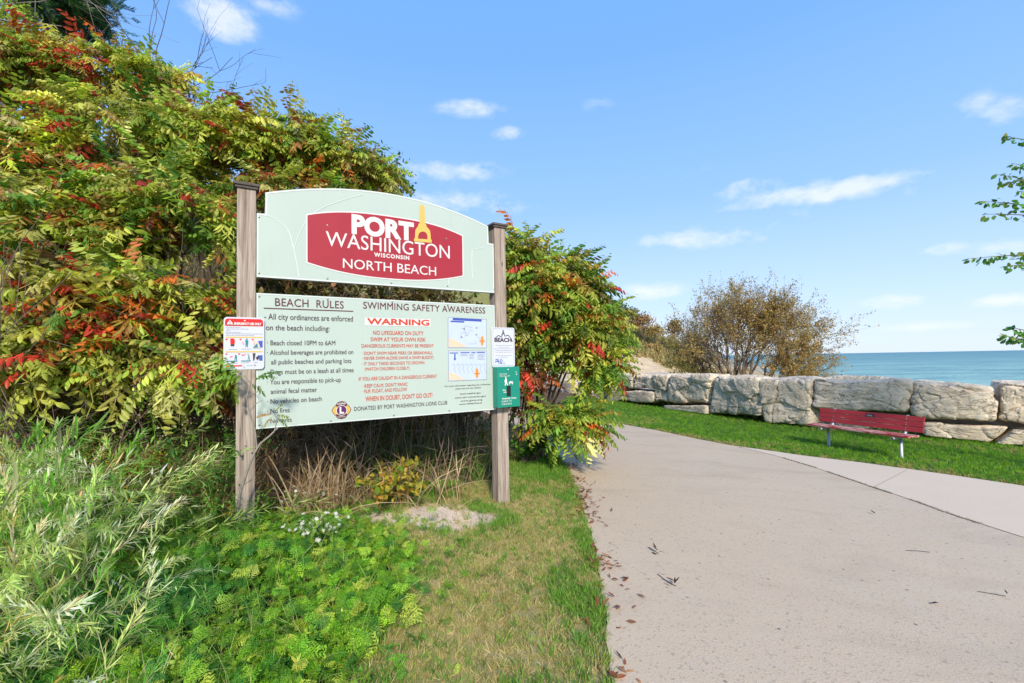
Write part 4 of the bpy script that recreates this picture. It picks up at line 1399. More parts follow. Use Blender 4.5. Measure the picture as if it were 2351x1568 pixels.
def sumac(label, blobs, base, ntips, pal, seed, scale=1.0, per=(5, 9), low=-.25, stems=5, tipred=.14):
    """blobs: (u, v, depth, half width, half height) in view pixels at that depth"""
    rng = np.random.default_rng(seed); scale = scale * 1.28
    bx, by = base
    b0 = np.array([bx, by, tz(bx, by)])
    root = thing('sumac_shrub', label, 'shrub', tuple(b0), 0, 'staghorn sumac shrubs on the bank')
    cen = [np.array(P(u, v, d)) for u, v, d, ru, rv in blobs]
    rad = [np.array([ru * d / FPX, (ru + rv) / 2 * d / FPX * .9, rv * d / FPX]) for u, v, d, ru, rv in blobs]
    vol = np.array([r[0] * r[2] for r in rad]); vol /= vol.sum()
    tips = []
    ntips = ntips * 1.3
    for c, r, f in zip(cen, rad, vol):
        n = max(4, int(ntips * f))
        k = 0
        while k < n:
            d = unit(rng.normal(size=3))
            if d[2] < low: continue
            q = c + d * r * (rng.uniform(.45, 1.0) ** .5)
            if q[2] < tz(q[0], q[1]) + .25: q[2] = tz(q[0], q[1]) + .25 + rng.uniform(0, .3)
            tips.append(q); k += 1
    tips = np.array(tips)
    tubes = []
    nodes = []
    mean_c = sum(c * f for c, f in zip(cen, vol))
    for s in range(stems):
        c = cen[s % len(cen)] if s < 2 * len(cen) else mean_c
        r = rad[s % len(rad)]
        tgt = c + rng.normal(size=3) * r * np.array([.35, .35, .15]) - np.array([0, 0, .35]) * r[2]
        st = b0 + np.array([rng.normal() * .14, rng.normal() * .14, -.1])
        mid = st * .5 + tgt * .5 + rng.normal(size=3) * .12 + (tgt - st) * np.array([-.15, -.15, .1])
        p = bez(st, mid, tgt, 9) + rng.normal(size=(9, 3)) * .014
        tubes.append((p, np.linspace(.026, .012, 9) * scale ** .5))
        nodes += [p[4], p[6], p[8]]
    nodes = np.array(nodes)
    M, T, C1, C2, Wh = [], [], [], [], []
    for q in tips:
        d2 = np.linalg.norm(nodes - q, axis=1) + rng.uniform(0, .35, len(nodes)) + 1.2 * np.maximum(0, nodes[:, 2] - q[2])
        nd = nodes[np.argmin(d2)]
        mid = nd * .45 + q * .55 + np.array([0, 0, -.12]) * np.linalg.norm(q - nd) + rng.normal(size=3) * .05
        p = bez(nd, mid, q, 7) + np.concatenate((np.zeros((1, 3)), rng.normal(size=(6, 3)) * .012))
        tubes.append((p, np.linspace(.0105, .0045, 7)))
        for _ in range(int(rng.integers(0, 3))):               # bare side twigs
            k = int(rng.integers(2, 6)); l = rng.uniform(.12, .35)
            e = p[k] + unit(rng.normal(size=3) + np.array([0, 0, .3])) * l
            tubes.append((bez(p[k], (p[k] + e) / 2 + rng.normal(size=3) * .03, e, 4), np.linspace(.0045, .002, 4)))
        n = int(rng.integers(*per))
        az0 = rng.uniform(0, 6.28)
        col = pick(rng, pal, 1)[0]
        if col[0] > 2.2 * col[1] and rng.random() < .75: col = pick(rng, pal, 1)[0]
        outw = unit(np.array([q[0] - mean_c[0], q[1] - mean_c[1], 0.0]))
        for j in range(n):
            az = az0 + 2.4 * j + rng.normal() * .3
            el = R(rng.normal(8, 32))
            d = unit(np.array([math.cos(az) * math.cos(el), math.sin(az) * math.cos(el), math.sin(el)]) + outw * .75)
            up = unit(np.array([0, 0, 1.0]) + rng.normal(size=3) * .28)
            M.append(frames(d[None], up[None], scale * rng.uniform(.7, 1.15))[0])
            T.append(p[-1] - unit(p[-1] - p[-2]) * rng.uniform(0, .12))
            c = col if rng.random() < .68 else pick(rng, pal, 1)[0]
            c *= rng.uniform(.8, 1.2)
            C1.append(c)
            if rng.random() < tipred: C2.append(np.array([RED_, ORA, BRN][int(rng.integers(3))]))
            else: C2.append(c * rng.uniform(.8, 1.3) + np.array([.03, .02, 0]))
            Wh.append(int(rng.integers(len(SUMAC))))
    scatter_obj('crown', SUMAC, Wh, M, T, C1, C2, LEAF, root)
    tubes_obj('stems', tubes, BARK, root, 5)
    return root

def gnd(u, v):
    p = G(u, v); return (p.x, p.y)
def under(u, d, back=.4):
    p = P(u, 815, d); q = unit(np.array([p.x, p.y]))
    return (p.x + q[0] * back, p.y + q[1] * back)

sumac('nearest sumac shrub at the left edge with drooping red-tipped leaves above the pale willow stems', [(60, 640, 4.5, 150, 120), (190, 720, 4.5, 170, 110)], under(90, 4.9), 46, PAL_RED, 1, .95, low=-.5)
sumac('sumac shrub left of the timber post with scarlet leaflets hanging beside bare stems', [(330, 700, 4.9, 150, 110), (250, 820, 4.5, 120, 50)], under(330, 5.3), 40, PAL_RED, 2, .9, low=-.5)
sumac('yellow-green sumac shrub with long fern-like leaves behind the top of the left post', [(430, 545, 5.6, 150, 110), (330, 470, 5.7, 130, 90)], under(430, 6.0), 52, PAL_GREEN, 3, .95)
sumac('bright green sumac shrub with big glossy fronds at the left edge halfway up the bank', [(110, 520, 5.4, 160, 110)], under(110, 5.8), 44, PAL_GREEN, 4, 1.0)
sumac('sumac shrub with mixed green and rusty leaves at the left edge above the glossy fronds', [(90, 380, 6.3, 170, 120)], under(90, 6.7), 50, PAL_MAIN, 5, .95)
sumac('leafy yellow-green sumac shrub in the middle of the bank mass', [(290, 350, 6.6, 160, 115)], under(290, 7.0), 52, PAL_MAIN, 6, .95)
sumac('olive green sumac shrub below the bare twigs against the sky', [(500, 345, 7.2, 135, 92), (420, 300, 7.4, 90, 60)], under(480, 7.6), 56, PAL_MAIN, 7, .95)
sumac('sumac shrub with an orange topknot rising above the left end of the sign', [(630, 335, 7.6, 120, 85)], under(630, 8.0), 44, PAL_BRONZE, 8, .95)
sumac('bronze and green sumac shrub showing above the curved header of the sign', [(750, 385, 8.0, 110, 75), (830, 405, 8.2, 70, 58)], under(760, 8.4), 48, PAL_BRONZE, 9, .9)
sumac('tall sumac shrub with orange and gold leaves on the skyline at upper left', [(190, 190, 8.3, 130, 100), (320, 205, 8.4, 85, 75)], under(230, 8.7), 66, PAL_BRONZE, 10, 1.0)
sumac('pale yellow-green sumac shrub at the upper left edge under the dark conifer', [(40, 190, 7.9, 110, 105)], under(40, 8.3), 44, PAL_MAIN, 11, 1.0)
sumac('sumac shrub half hidden behind the header panel with red leaves at its foot', [(620, 455, 6.9, 110, 60), (720, 450, 7.4, 90, 45)], under(640, 7.2), 34, PAL_RED, 12, .9)
sumac('lowest sumac branches at the left with scarlet and yellow-green leaves above the goldenrod', [(110, 835, 4.2, 150, 62)], under(100, 4.7), 26, PAL_RED, 15, .9, low=-.7)
sumac('low sumac beside the left post whose leaves hang in front of the bare stems', [(390, 850, 4.25, 105, 48), (470, 830, 4.2, 45, 35)], under(390, 4.8), 22, PAL_RED, 16, .8, low=-.7)
right_bush = sumac('rounded sumac bush right of the sign leaning over the path with green and red leaves',
                   [(1205, 605, 7.4, 58, 70), (1275, 665, 7.2, 84, 78), (1342, 748, 7.0, 60, 68), (1360, 832, 7.0, 42, 48), (1245, 770, 7.4, 70, 55), (1300, 960, 7.0, 56, 42)],
                   (.25, 7.9), 210, [(YG1, 5), (YG2, 2.6), (GRN, 4.6), (PALE, .5), (ORA, .7), (RED_, 1.0), (DGR, .5)], 13, .92, low=-.6, stems=9)
sumac('russet sumac shrub behind the right timber post with dry orange-brown leaves',
      [(1200, 840, 7.7, 55, 130)], (-.1, 8.2), 26, [(ORA, 3), (RED_, 2), (BRN, 3), ((.34, .16, .10), 3), (YG1, .6)], 14, .75, low=-.8)

# ------------------------------------------------------------------ bare thicket stems behind the sign
def branch(rng, p, d, L, r, depth, tubes, ends, spread=.55, seg=5, up=.05, kids=(2, 4), wig=.1):
    pts = [np.array(p)]
    d = unit(np.array(d, float))
    for i in range(seg):
        d = unit(d + rng.normal(size=3) * wig + np.array([0, 0, up]))
        pts.append(pts[-1] + d * L / seg)
    pts = np.array(pts)
    tubes.append((pts, np.linspace(r, r * .55, seg + 1)))
    if depth == 0:
        ends.append(pts); return
    for k in range(int(rng.integers(*kids))):
        j = int(rng.integers(max(1, seg // 2), seg + 1))
        nd = unit(d + rng.normal(size=3) * spread)
        branch(rng, pts[j], nd, L * rng.uniform(.5, .8), r * .55, depth - 1, tubes, ends, spread, seg, up, kids, wig)

thicket = thing('bare_thicket', 'tangle of dark leafless stems behind the sign and left of its post', 'thicket', (-1.6, 5.6, tz(-1.6, 5.6)))
rng = np.random.default_rng(31)
tubes, ends = [], []
for i in range(210):
    u = rng.uniform(-3.2, 2.4); t = rng.uniform(.75, 2.3)
    x = SL.x + SA.x * u - SN.x * t; y = SL.y + SA.y * u - SN.y * t
    branch(rng, (x, y, tz(x, y) - .05), rng.normal(size=3) * .35 + np.array([0, 0, 1]), rng.uniform(.8, 1.6), rng.uniform(.006, .014), 2, tubes, ends, .7, 5, .04)
tubes = [tb_ for tb_ in tubes if sign_uv(tb_[0][:, 0], tb_[0][:, 1])[1].min() > .2]
tubes_obj('stems', tubes, BARK, thicket, 4)

# ------------------------------------------------------------------ dead grass under and behind the sign
def arc_blade(rng, L, wd, droop):
    t = Tmpl()
    n = 5; vs = []
    for i in range(n + 1):
        k = i / n
        y = L * droop * k ** 1.6 * .8; z = L * (k - droop * .62 * k ** 2.4)
        w2 = wd * (1 - k ** 2) * .5 + .0004
        vs += [(-w2, y, z), (w2, y, z)]
    t.add(vs, [(2 * i, 2 * i + 1, 2 * i + 3, 2 * i + 2) for i in range(n)], 0, 0)
    t.W = [min(1, (i // 2) / n) for i in range(len(vs))]
    return t.done()
ARC = [arc_blade(RNG, 1.0, w_, d_) for w_, d_ in ((.012, .25), (.014, .5), (.011, .8), (.016, 1.05), (.010, 1.3))]

def upright(rng, n, tilt=.25):
    az = rng.uniform(0, 2 * math.pi, n)
    y = np.stack((np.cos(az), np.sin(az), rng.normal(0, tilt, n)), -1)
    up = np.tile(np.array([0, 0, 1.0]), (n, 1)) + rng.normal(size=(n, 3)) * tilt
    return y, up

def vframes(az_dirs, ups, scale):
    """matrices whose z column follows ups and whose y column leans towards az_dirs"""
    z = unit(ups); x = unit(np.cross(az_dirs, z)); y = np.cross(z, x)
    M = np.stack((x, y, z), -1)
    return M * np.asarray(scale)[:, None, None]

def grass_mass(name, label, cat, pts, tm, hs, pal1, pal2, seed, tilt=.25, mat=None):
    rng = np.random.default_rng(seed)
    n = len(pts)
    T = np.column_stack((pts, terr(pts[:, 0], pts[:, 1]) - .01))
    y, up = upright(rng, n, tilt)
    M = vframes(y, up, rng.uniform(hs[0], hs[1], n))
    o = scatter_obj(name, tm, rng.integers(0, len(tm), n), M, T, pick(rng, pal1, n) if isinstance(pal1, list) else pal1,
                    pick(rng, pal2, n) if isinstance(pal2, list) else pal2, mat or GRASS)
    return tag(o, label, cat, None, 'stuff')

rng = np.random.default_rng(41)
n = 13000
u = rng.uniform(-4.2, SW + .25, n); t = .18 + 1.9 * rng.uniform(0, 1, n) ** 1.5
pts = np.stack((SL.x + SA.x * u - SN.x * t, SL.y + SA.y * u - SN.y * t), -1)
keep = (vnoise(pts[:, 0] * 2.2, pts[:, 1] * 2.2, 55) > .3) & ((u > -.8) | (rng.random(n) < .35)) & ~((u > .8) & (t < 1.25) & (rng.random(n) < .88))
grass_mass('dead_grass', 'dry brown arching grass under and behind the sign', 'grass', pts[keep], ARC, (.35, 1.0),
           [((.30, .20, .105), 4), ((.40, .29, .165), 3), ((.19, .12, .065), 2), ((.46, .37, .22), 1.6)],
           [((.26, .18, .105), 4), ((.40, .31, .20), 2), ((.16, .10, .06), 3)], 42, .35)
n = 8500
u = rng.uniform(-8, 4.2, n); t = rng.uniform(2.0, 9.0, n)
pts = np.stack((SL.x + SA.x * u - SN.x * t, SL.y + SA.y * u - SN.y * t), -1)
pts = pts[~in_poly(pts[:, 0], pts[:, 1], PATH_POLY)]
grass_mass('dead_grass', 'tall dry grass and brush on the bank behind the sign', 'grass', pts, ARC, (.6, 1.3),
           [((.20, .14, .07), 4), ((.12, .11, .04), 3), ((.30, .22, .11), 2), ((.08, .11, .025), 2)], [((.24, .18, .08), 3), ((.14, .14, .05), 2)], 45, .35)
u = rng.uniform(.9, SW + .5, 1900); t = 1.0 + 1.1 * rng.uniform(0, 1, 1900)
pts = np.stack((SL.x + SA.x * u - SN.x * t, SL.y + SA.y * u - SN.y * t), -1)
grass_mass('tall_grass', 'tall green grass behind the lower edge of the sign', 'grass', pts, ARC, (.35, .95),
           [((.06, .13, .018), 4), ((.11, .18, .03), 3), ((.30, .25, .12), 1)], [((.10, .17, .03), 3), ((.34, .30, .15), 1)], 43, .25)

u = rng.uniform(-4.0, -.1, 3600); t = -.25 + 2.2 * rng.uniform(0, 1, 3600)
pts = np.stack((SL.x + SA.x * u - SN.x * t, SL.y + SA.y * u - SN.y * t), -1)
grass_mass('wild_grass', 'tall green grass and stems in the shade under the sumacs', 'grass', pts, ARC, (.3, .85),
           [((.07, .17, .02), 4), ((.12, .22, .03), 4), ((.20, .24, .06), 2), ((.30, .24, .12), 1)], [((.13, .23, .035), 3), ((.28, .28, .09), 1)], 44, .3)

# ------------------------------------------------------------------ leafy goldenrod plants below the sumacs
def herb_stalk(rng, L=1.0, nl=36, ll=.105, lw=.02, lean=.25, seed_head=0):
    t = Tmpl()
    def sp(k): return np.array([0, L * lean * k ** 2, L * (k - .12 * k ** 3)])
    vs = []
    for i in range(7):
        p = sp(i / 6); vs += [p + (-.003, 0, 0), p + (.003, 0, 0)]
    t.add(vs, [(2 * i, 2 * i + 1, 2 * i + 3, 2 * i + 2) for i in range(6)], 0, -.3)
    for i in range(nl):
        k = .15 + .85 * i / nl
        az = 2.4 * i + rng.normal() * .3
        d = unit(np.array([math.cos(az), math.sin(az), rng.uniform(-.55, .45)]))
        blade(t, ll * rng.uniform(.7, 1.15) * (1 - .45 * k), lw * rng.uniform(.8, 1.2), sp(k), d, (0, 0, 1), .15, rng.uniform(.15, .6), float(rng.random() < .08), rng.uniform(-.25, .25))
    if seed_head:
        top = sp(1)
        for i in range(seed_head):
            p = top + rng.normal(size=3) * np.array([.035, .035, .05]) + np.array([0, .02, .02])
            d = unit(rng.normal(size=3)); blade(t, .018, .012, p, d, (0, 0, 1), 0, 0, 1.0, rng.uniform(-.25, .2))
    return t.done()
HERB = [herb_stalk(RNG, 1.0, 38, .115, .020, ln, 0) for ln in (.15, .35, .55)]
HERBF = [herb_stalk(RNG, 1.0, 34, .11, .019, ln, 46) for ln in (.2, .4)]
HERB_PAL = [((.075, .20, .025), 4), ((.13, .26, .035), 3), ((.045, .12, .018), 2), ((.20, .27, .05), 1)]
def herb(label, spots, seed, hs, head=None, name='goldenrod_plant', cat='plant', group='leafy goldenrod plants under the sumacs', n=5, spread=.12, pal=HERB_PAL):
    rng = np.random.default_rng(seed)
    x0, y0 = spots
    root = thing(name, label, cat, (x0, y0, tz(x0, y0)), 0, group)
    tm = HERBF if head is not None else HERB
    T = np.stack((x0 + rng.normal(size=n) * spread, y0 + rng.normal(size=n) * spread), -1)
    T = np.column_stack((T, terr(T[:, 0], T[:, 1])))
    y, up = upright(rng, n, .2)
    y[:, 1] -= .5
    M = vframes(y, up, rng.uniform(hs[0], hs[1], n))
    c2 = flatcol(n, head if head is not None else (.25, .24, .06))
    scatter_obj('foliage', tm, rng.integers(0, len(tm), n), M, T, pick(rng, pal, n), c2, LEAF, root)
    return root
for i, (u, d, lb, hs, hd) in enumerate([
        (430, 4.15, 'tall leafy goldenrod hanging down left of the timber post', (.75, 1.0), None),
        (200, 3.9, 'leafy green goldenrod under the lowest red sumac leaves', (.7, .95), None),
        (330, 3.75, 'goldenrod with a yellow flower head among green leaves', (.5, .7), (.55, .34, .02)),
        (380, 4.4, 'goldenrod gone to beige fluffy seed near the left post', (.95, 1.15), (.50, .40, .29)),
        (465, 4.1, 'goldenrod with a beige seed cluster close to the left post', (.85, 1.05), (.48, .38, .27)),
        (250, 4.3, 'slender goldenrod stems in the shade under the sumac', (.7, 1.0), None),
        (110, 3.7, 'leafy goldenrod plant behind the pale willow stems', (.7, 1.0), None),
        (20, 3.3, 'goldenrod with yellow flowers at the left edge of the photo', (.6, .8), (.55, .34, .02)),
        (500, 3.75, 'short green goldenrod at the foot of the left post', (.35, .55), None),
        (400, 3.6, 'low leafy goldenrod beside the green weeds', (.35, .55), None)]):
    p = P(u, 815, d)
    herb(lb, (p.x, p.y), 60 + i, hs, hd, n=(7 if hd is not None and hd[2] > .1 else 34 if u > 320 else 20), spread=.22)

# ------------------------------------------------------------------ pale willow stems, lower left
def willow_stem(rng, L=1.0, nl=60, lean=.6, big=1.0):
    t = Tmpl()
    def sp(k): return np.array([.06 * math.sin(3 * k), L * lean * (k ** 1.5), L * (k * .95 - .12 * k - (.1 + .22 * lean) * k ** 3)])
    vs = []
    for i in range(7):
        p = sp(i / 6); vs += [p + (-.0024 * (1.2 - i / 6), 0, 0), p + (.0024 * (1.2 - i / 6), 0, 0)]
    t.add(vs, [(2 * i, 2 * i + 1, 2 * i + 3, 2 * i + 2) for i in range(6)], 0.9, -.1)
    for i in range(nl):
        k = .22 + .78 * rng.random() ** .75
        tg = unit(sp(min(1, k + .02)) - sp(k - .02))
        az = 2.4 * i
        sd = np.array([math.cos(az), -.3 * math.sin(az), math.sin(az)])
        d = unit(tg * rng.uniform(.6, 1.2) + sd * rng.uniform(.4, .85))
        blade(t, big * rng.uniform(.05, .10) * (1.1 - .35 * k), big * rng.uniform(.0045, .0078), sp(k), d, (0, 0, 1), .2, rng.uniform(-.15, .35), float(rng.random() < .12) * .8, rng.uniform(-.35, .3))
    return t.done()
WILLOW = [willow_stem(RNG, 1.0, 64, ln) for ln in (.18, .4, .65, .9)] + [willow_stem(RNG, 1.0, 40, ln, 1.65) for ln in (.3, .6, .85, 1.1)]
WIL_PAL = [((.27, .36, .09), 4), ((.38, .43, .17), 3), ((.17, .30, .05), 3), ((.10, .23, .025), 2.6), ((.50, .48, .30), 1.8), ((.44, .50, .33), 1.6)]
WSPOT = [(-20, 1.75, 'pale narrow-leaved willow clump nearest the bottom left corner', 30), (70, 2.15, 'pale willow clump beside the dark green weeds in the lower left', 30),
         (-10, 2.45, 'silvery willow clump at the left edge below the goldenrod', 34), (80, 2.75, 'willow clump with straw-coloured tips in front of the goldenrod', 36),
         (150, 2.75, 'wispy willow clump left of the timber post foot', 26), (-60, 3.0, 'willow clump at the left edge beneath the sumac leaves', 34), (150, 3.3, 'bushy willow clump with bleached tips under the hanging sumac leaves', 34)]
for i, (u, d, lb, n) in enumerate(WSPOT):
    rng = np.random.default_rng(90 + i); n = int(n * 2.1)
    p = P(u, 815, d)
    root = thing('willow_shrub', lb, 'shrub', (p.x, p.y, tz(p.x, p.y)), 0, 'sandbar willow clumps at lower left')
    T = np.stack((p.x + rng.normal(size=n) * .22, p.y + rng.normal(size=n) * .2), -1)
    T = np.column_stack((T, terr(T[:, 0], T[:, 1]) - .02))
    az = np.where(rng.random(n) < .6, rng.uniform(-2.9, -.6, n), rng.uniform(-.6, 5.2, n))
    y = np.stack((np.cos(az), np.sin(az), np.zeros(n)), -1)
    up = np.tile(np.array([0, 0, 1.0]), (n, 1)) + rng.normal(size=(n, 3)) * .28
    hh = {0: (.5, .95), 1: (.45, .85), 4: (.6, 1.0)}.get(i, (.85, 1.45))
    M = vframes(y, up, rng.uniform(hh[0], hh[1], n))
    scatter_obj('foliage', WILLOW, rng.integers(0, 4, n) + (4 if i in (0, 1) else 0) * (rng.random(n) < .75) + (4 if i == 2 else 0) * (rng.random(n) < .4), M, T, pick(rng, WIL_PAL, n) * 1.42, pick(rng, [((.42, .35, .22), 3), ((.46, .26, .08), .5), ((.34, .34, .18), 2)], n), LEAF, root)

# ------------------------------------------------------------------ green weeds
def weed_leaf(rng):
    t = Tmpl()
    L = 1.0
    def sp(k): return np.array([0, L * .75 * k, L * (.55 * k - .5 * k ** 2.2)])
    t.add([(-.008, 0, 0), (.008, 0, 0), tuple(sp(.4) + (.006, 0, 0)), tuple(sp(.4) - (.006, 0, 0))], [(0, 1, 2, 3)], 0, -.1)
    for i in range(6):
        k = .34 + .66 * i / 5.5
        pl = .34 * (1 - .7 * (i / 5.5)) + .05
        for sg in (-1, 1):
            p = sp(k); tg = unit(sp(k + .03) - sp(k - .03))
            d = unit(tg * .65 + np.array([sg, 0, rng.uniform(-.3, .25)]))
            for q in range(4):
                f = (q + .4) / 4
                pp = p + d * pl * f
                for s2 in (-1, 1):
                    nrm = np.cross(d, tg); dd = unit(d * .7 + s2 * unit(np.cross(nrm, d)) * .8 + rng.normal(size=3) * .15)
                    thin_blade(t, pl * .40 * (1.1 - .5 * f), pl * .12, pp, dd, (0, 0, 1), .15, rng.random(), rng.uniform(-.25, .25))
    return t.done()
def broad_leaf(rng, n=5):
    t = Tmpl()
    for i in range(n):
        az = 6.28 * i / n + rng.normal() * .3
        d = unit(np.array([math.cos(az), math.sin(az), rng.uniform(.2, .9)]))
        blade(t, rng.uniform(.6, 1.0), rng.uniform(.22, .4), (0, 0, 0), d, (0, 0, 1), .15, rng.uniform(.2, .7), rng.random(), rng.uniform(-.2, .2))
    return t.done()
WEED = [weed_leaf(RNG) for _ in range(5)]
BROAD = [broad_leaf(RNG, k) for k in (4, 5, 7)]
def sample_poly(rng, poly, n, y_bias=0.0):
    p = np.array(poly); lo, hi = p.min(0), p.max(0)
    out = []
    while sum(len(o) for o in out) < n:
        q = rng.uniform(lo, hi, (n * 2, 2))
        out.append(q[in_poly(q[:, 0], q[:, 1], poly)])
    return np.concatenate(out)[:n]
rng = np.random.default_rng(120)
pts = sample_poly(rng, WEED_POLY, 13000)
pts = pts[vnoise(pts[:, 0] * 3.1, pts[:, 1] * 3.1, 58) > rng.uniform(0, .72, len(pts))]
pts += rng.normal(size=pts.shape) * np.where(rng.random(len(pts)) < .18, .28, .06)[:, None]
pts = pts[~in_poly(pts[:, 0], pts[:, 1], PATH_POLY)]
f = fnoise(pts[:, 0] * 1.6, pts[:, 1] * 1.6, 61)
n = len(pts)
cw = pick(rng, [((.09, .24, .018), 4), ((.16, .31, .025), 3.4), ((.04, .14, .022), 2), ((.25, .34, .05), 1.8)], n)
blue = sstep(.5, .72, fnoise(pts[:, 0] * .9 + 5, pts[:, 1] * .9, 67))[:, None]
cw = cw * (1 - .75 * blue) + np.array([.03, .19, .06]) * .75 * blue
y, up = upright(rng, n, .6)
T = np.column_stack((pts, terr(pts[:, 0], pts[:, 1]) + rng.uniform(-.01, .15, n) * (.3 + f)))
wh = rng.choice(8, n, p=[.16] * 5 + [.08, .06, .06])
M = vframes(y, up, rng.uniform(.05, .165, n) * (.6 + .8 * f) * np.where(wh > 4, .36, 1.0))
o = scatter_obj('weeds', WEED + BROAD, wh, M, T, cw, cw * np.array([1.6, 1.3, 1.0]), LEAF)
tag(o, 'low feathery green weeds covering the ground in front of the sign', 'weeds', None, 'stuff')

def tuft(rng, n, wd, spread, h=(.6, 1.0)):
    t = Tmpl()
    for i in range(n):
        az = rng.uniform(0, 6.28)
        d = unit(np.array([math.cos(az) * spread, math.sin(az) * spread, 1.0]))
        p = (rng.normal() * .22, rng.normal() * .22, 0)
        sd = unit(np.cross(d, rng.normal(size=3)))
        thin_blade(t, rng.uniform(*h), wd, p, d, sd, rng.uniform(0, .5), rng.random(), rng.uniform(-.25, .25))
    return t.done()
TUFT = [tuft(RNG, 9, .055, .55) for _ in range(4)]
MAT_T = [tuft(RNG, 10, .05, 1.6) for _ in range(4)]

# blades of grass between the weeds
pts = sample_poly(rng, WEED_POLY, 3200)
pts += rng.normal(size=pts.shape) * .12
pts = pts[~in_poly(pts[:, 0], pts[:, 1], PATH_POLY)]
grass_mass('wild_grass', 'loose grass stems growing through the weeds', 'grass', pts, ARC, (.12, .34),
           [((.10, .24, .03), 3), ((.20, .28, .06), 2), ((.38, .33, .17), 1.2)], [((.18, .28, .05), 3), ((.42, .36, .2), 1)], 121, .45)

# dry verge with green patches
pts = sample_poly(rng, VERGE_POLY, 20000)
n2 = fnoise(pts[:, 0] * 4, pts[:, 1] * 4, 22); nn = fnoise(pts[:, 0] * 1.3, pts[:, 1] * 1.3, 21)
insand = in_poly(pts[:, 0] + .16 * (n2 - .5), pts[:, 1] + .3 * (nn - .5), SAND_POLY)
pts = pts[~insand | (rng.random(len(pts)) < .06 + .55 * sstep(.48, .66, n2))]
n = len(pts)
edge = np.full(n, 9.0)
pl2 = resample(PATH_L, 200)
for q in pl2: edge = np.minimum(edge, np.hypot(pts[:, 0] - q[0], pts[:, 1] - q[1]))
gmask = np.clip(sstep(.50, .78, fnoise(pts[:, 0] * 3.2, pts[:, 1] * 2.4, 71)) * .75 + .11 + sstep(.40, .05, edge) * .18 + sstep(.35, .75, -pts[:, 0] * .8 - .25) * .4 + .8 * sstep(5.8, 7.2, pts[:, 1]) + .15 * sstep(2.6, 1.9, pts[:, 1]), 0, 1)
gsel = rng.random(n) < gmask
c1 = np.where(gsel[:, None], pick(rng, [((.085, .19, .022), 3), ((.13, .22, .03), 3), ((.05, .13, .015), 1.5)], n), pick(rng, [((.36, .30, .125), 4), ((.27, .24, .08), 3), ((.41, .34, .18), 2), ((.19, .20, .045), 1.7)], n))
c2 = np.where(gsel[:, None], c1 * 1.25, pick(rng, [((.34, .29, .12), 3), ((.26, .24, .07), 2)], n))
T = np.column_stack((pts, terr(pts[:, 0], pts[:, 1]) - .004))
y, up = upright(rng, n, .25)
hgt = rng.uniform(.035, .08, n) * np.where(gsel, 1.15, .85)
o = scatter_obj('verge_grass', MAT_T + TUFT, np.where(gsel, rng.integers(2, 8, n), rng.integers(0, 6, n)), vframes(y, up, hgt), T, c1, c2, GRASS)
tag(o, 'short dry grass with green patches between the sign and the path', 'grass', None, 'stuff')

# lawn
pts = sample_poly(rng, LAWN_POLY, 30000)
pts = pts[rng.random(len(pts)) < np.clip(9.5 / pts[:, 1], .35, 1)]
n = len(pts)
pe2 = resample(PATH_R, 260)
edge = np.full(n, 9.0)
for q in pe2: edge = np.minimum(edge, np.hypot(pts[:, 0] - q[0], pts[:, 1] - q[1]))
f = fnoise(pts[:, 0] * 1.1, pts[:, 1] * 1.1, 81)
c1 = pick(rng, [((.075, .18, .008), 4), ((.115, .23, .012), 3), ((.05, .135, .010), 2), ((.17, .25, .03), .9)], n) * (.75 + .5 * f)[:, None]
dry = rng.random(n) < np.clip(.75 * sstep(.35, .05, edge) + .45 * sstep(.60, .72, f), 0, 1)
c1[dry] = pick(rng, [((.27, .20, .08), 3), ((.19, .19, .05), 2)], int(dry.sum()))
T = np.column_stack((pts, terr(pts[:, 0], pts[:, 1]) - .006))
y, up = upright(rng, n, .22)
o = scatter_obj('lawn_grass', TUFT, rng.integers(0, 4, n), vframes(y, up, rng.uniform(.05, .105, n)), T, c1, c1 * 1.25, GRASS)
tag(o, 'mown green lawn between the path and the stone wall', 'lawn', None, 'stuff')

# ------------------------------------------------------------------ small plants near the sign
def small_bush(name, label, cat, x, y, h, rad, n, pal, seed, tm=None, size=(.05, .09), group=None, stems=10):
    rng = np.random.default_rng(seed)
    z = tz(x, y)
    root = thing(name, label, cat, (x, y, z), 0, group)
    tubes = []; M, T = [], []
    per = max(3, n // stems)
    for s in range(stems):
        az = rng.uniform(0, 6.28); l = rng.uniform(.6, 1.0)
        tip = np.array([x + math.cos(az) * rad * l, y + math.sin(az) * rad * l, z + h * rng.uniform(.35, 1.0)])
        p = bez(np.array([x, y, z - .02]) + rng.normal(size=3) * .02, np.array([x + math.cos(az) * rad * .3, y + math.sin(az) * rad * .3, z + h * .7]), tip, 7)
        tubes.append((p, np.linspace(.005, .002, 7)))
        for k in range(per):
            q = p[int(rng.integers(2, 7))] + rng.normal(size=3) * .03
            T.append(q); M.append(frames(unit(rng.normal(size=3) + (0, 0, .1))[None], np.array([[0, 0, 1.0]]) + rng.normal(size=(1, 3)) * .3, rng.uniform(*size))[0])
    c = pick(rng, pal, len(T))
    tm = tm or OVAL
    scatter_obj('foliage', tm, rng.integers(0, len(tm), len(T)), M, T, c, c * np.array([1.2, .95, .8]), LEAF, root)
    tubes_obj('stems', tubes, TWIG, root, 4)
    return root
def oval_leaf(rng, wd):
    t = Tmpl()
    blade(t, 1.0, wd, (0, 0, 0), (0, 1, 0), (0, 0, 1), .12, rng.uniform(.05, .35), 0.3, 0)
    t.W = [0, .3, 0, .8, .4, .1, .9, 1]
    return t.done()
OVAL = [oval_leaf(RNG, w_) for w_ in (.5, .62, .75)]
_u = S(912, 1000, .34)[0]
yx, yy = SL.x + SA.x * _u - SN.x * .34, SL.y + SA.y * _u - SN.y * .34
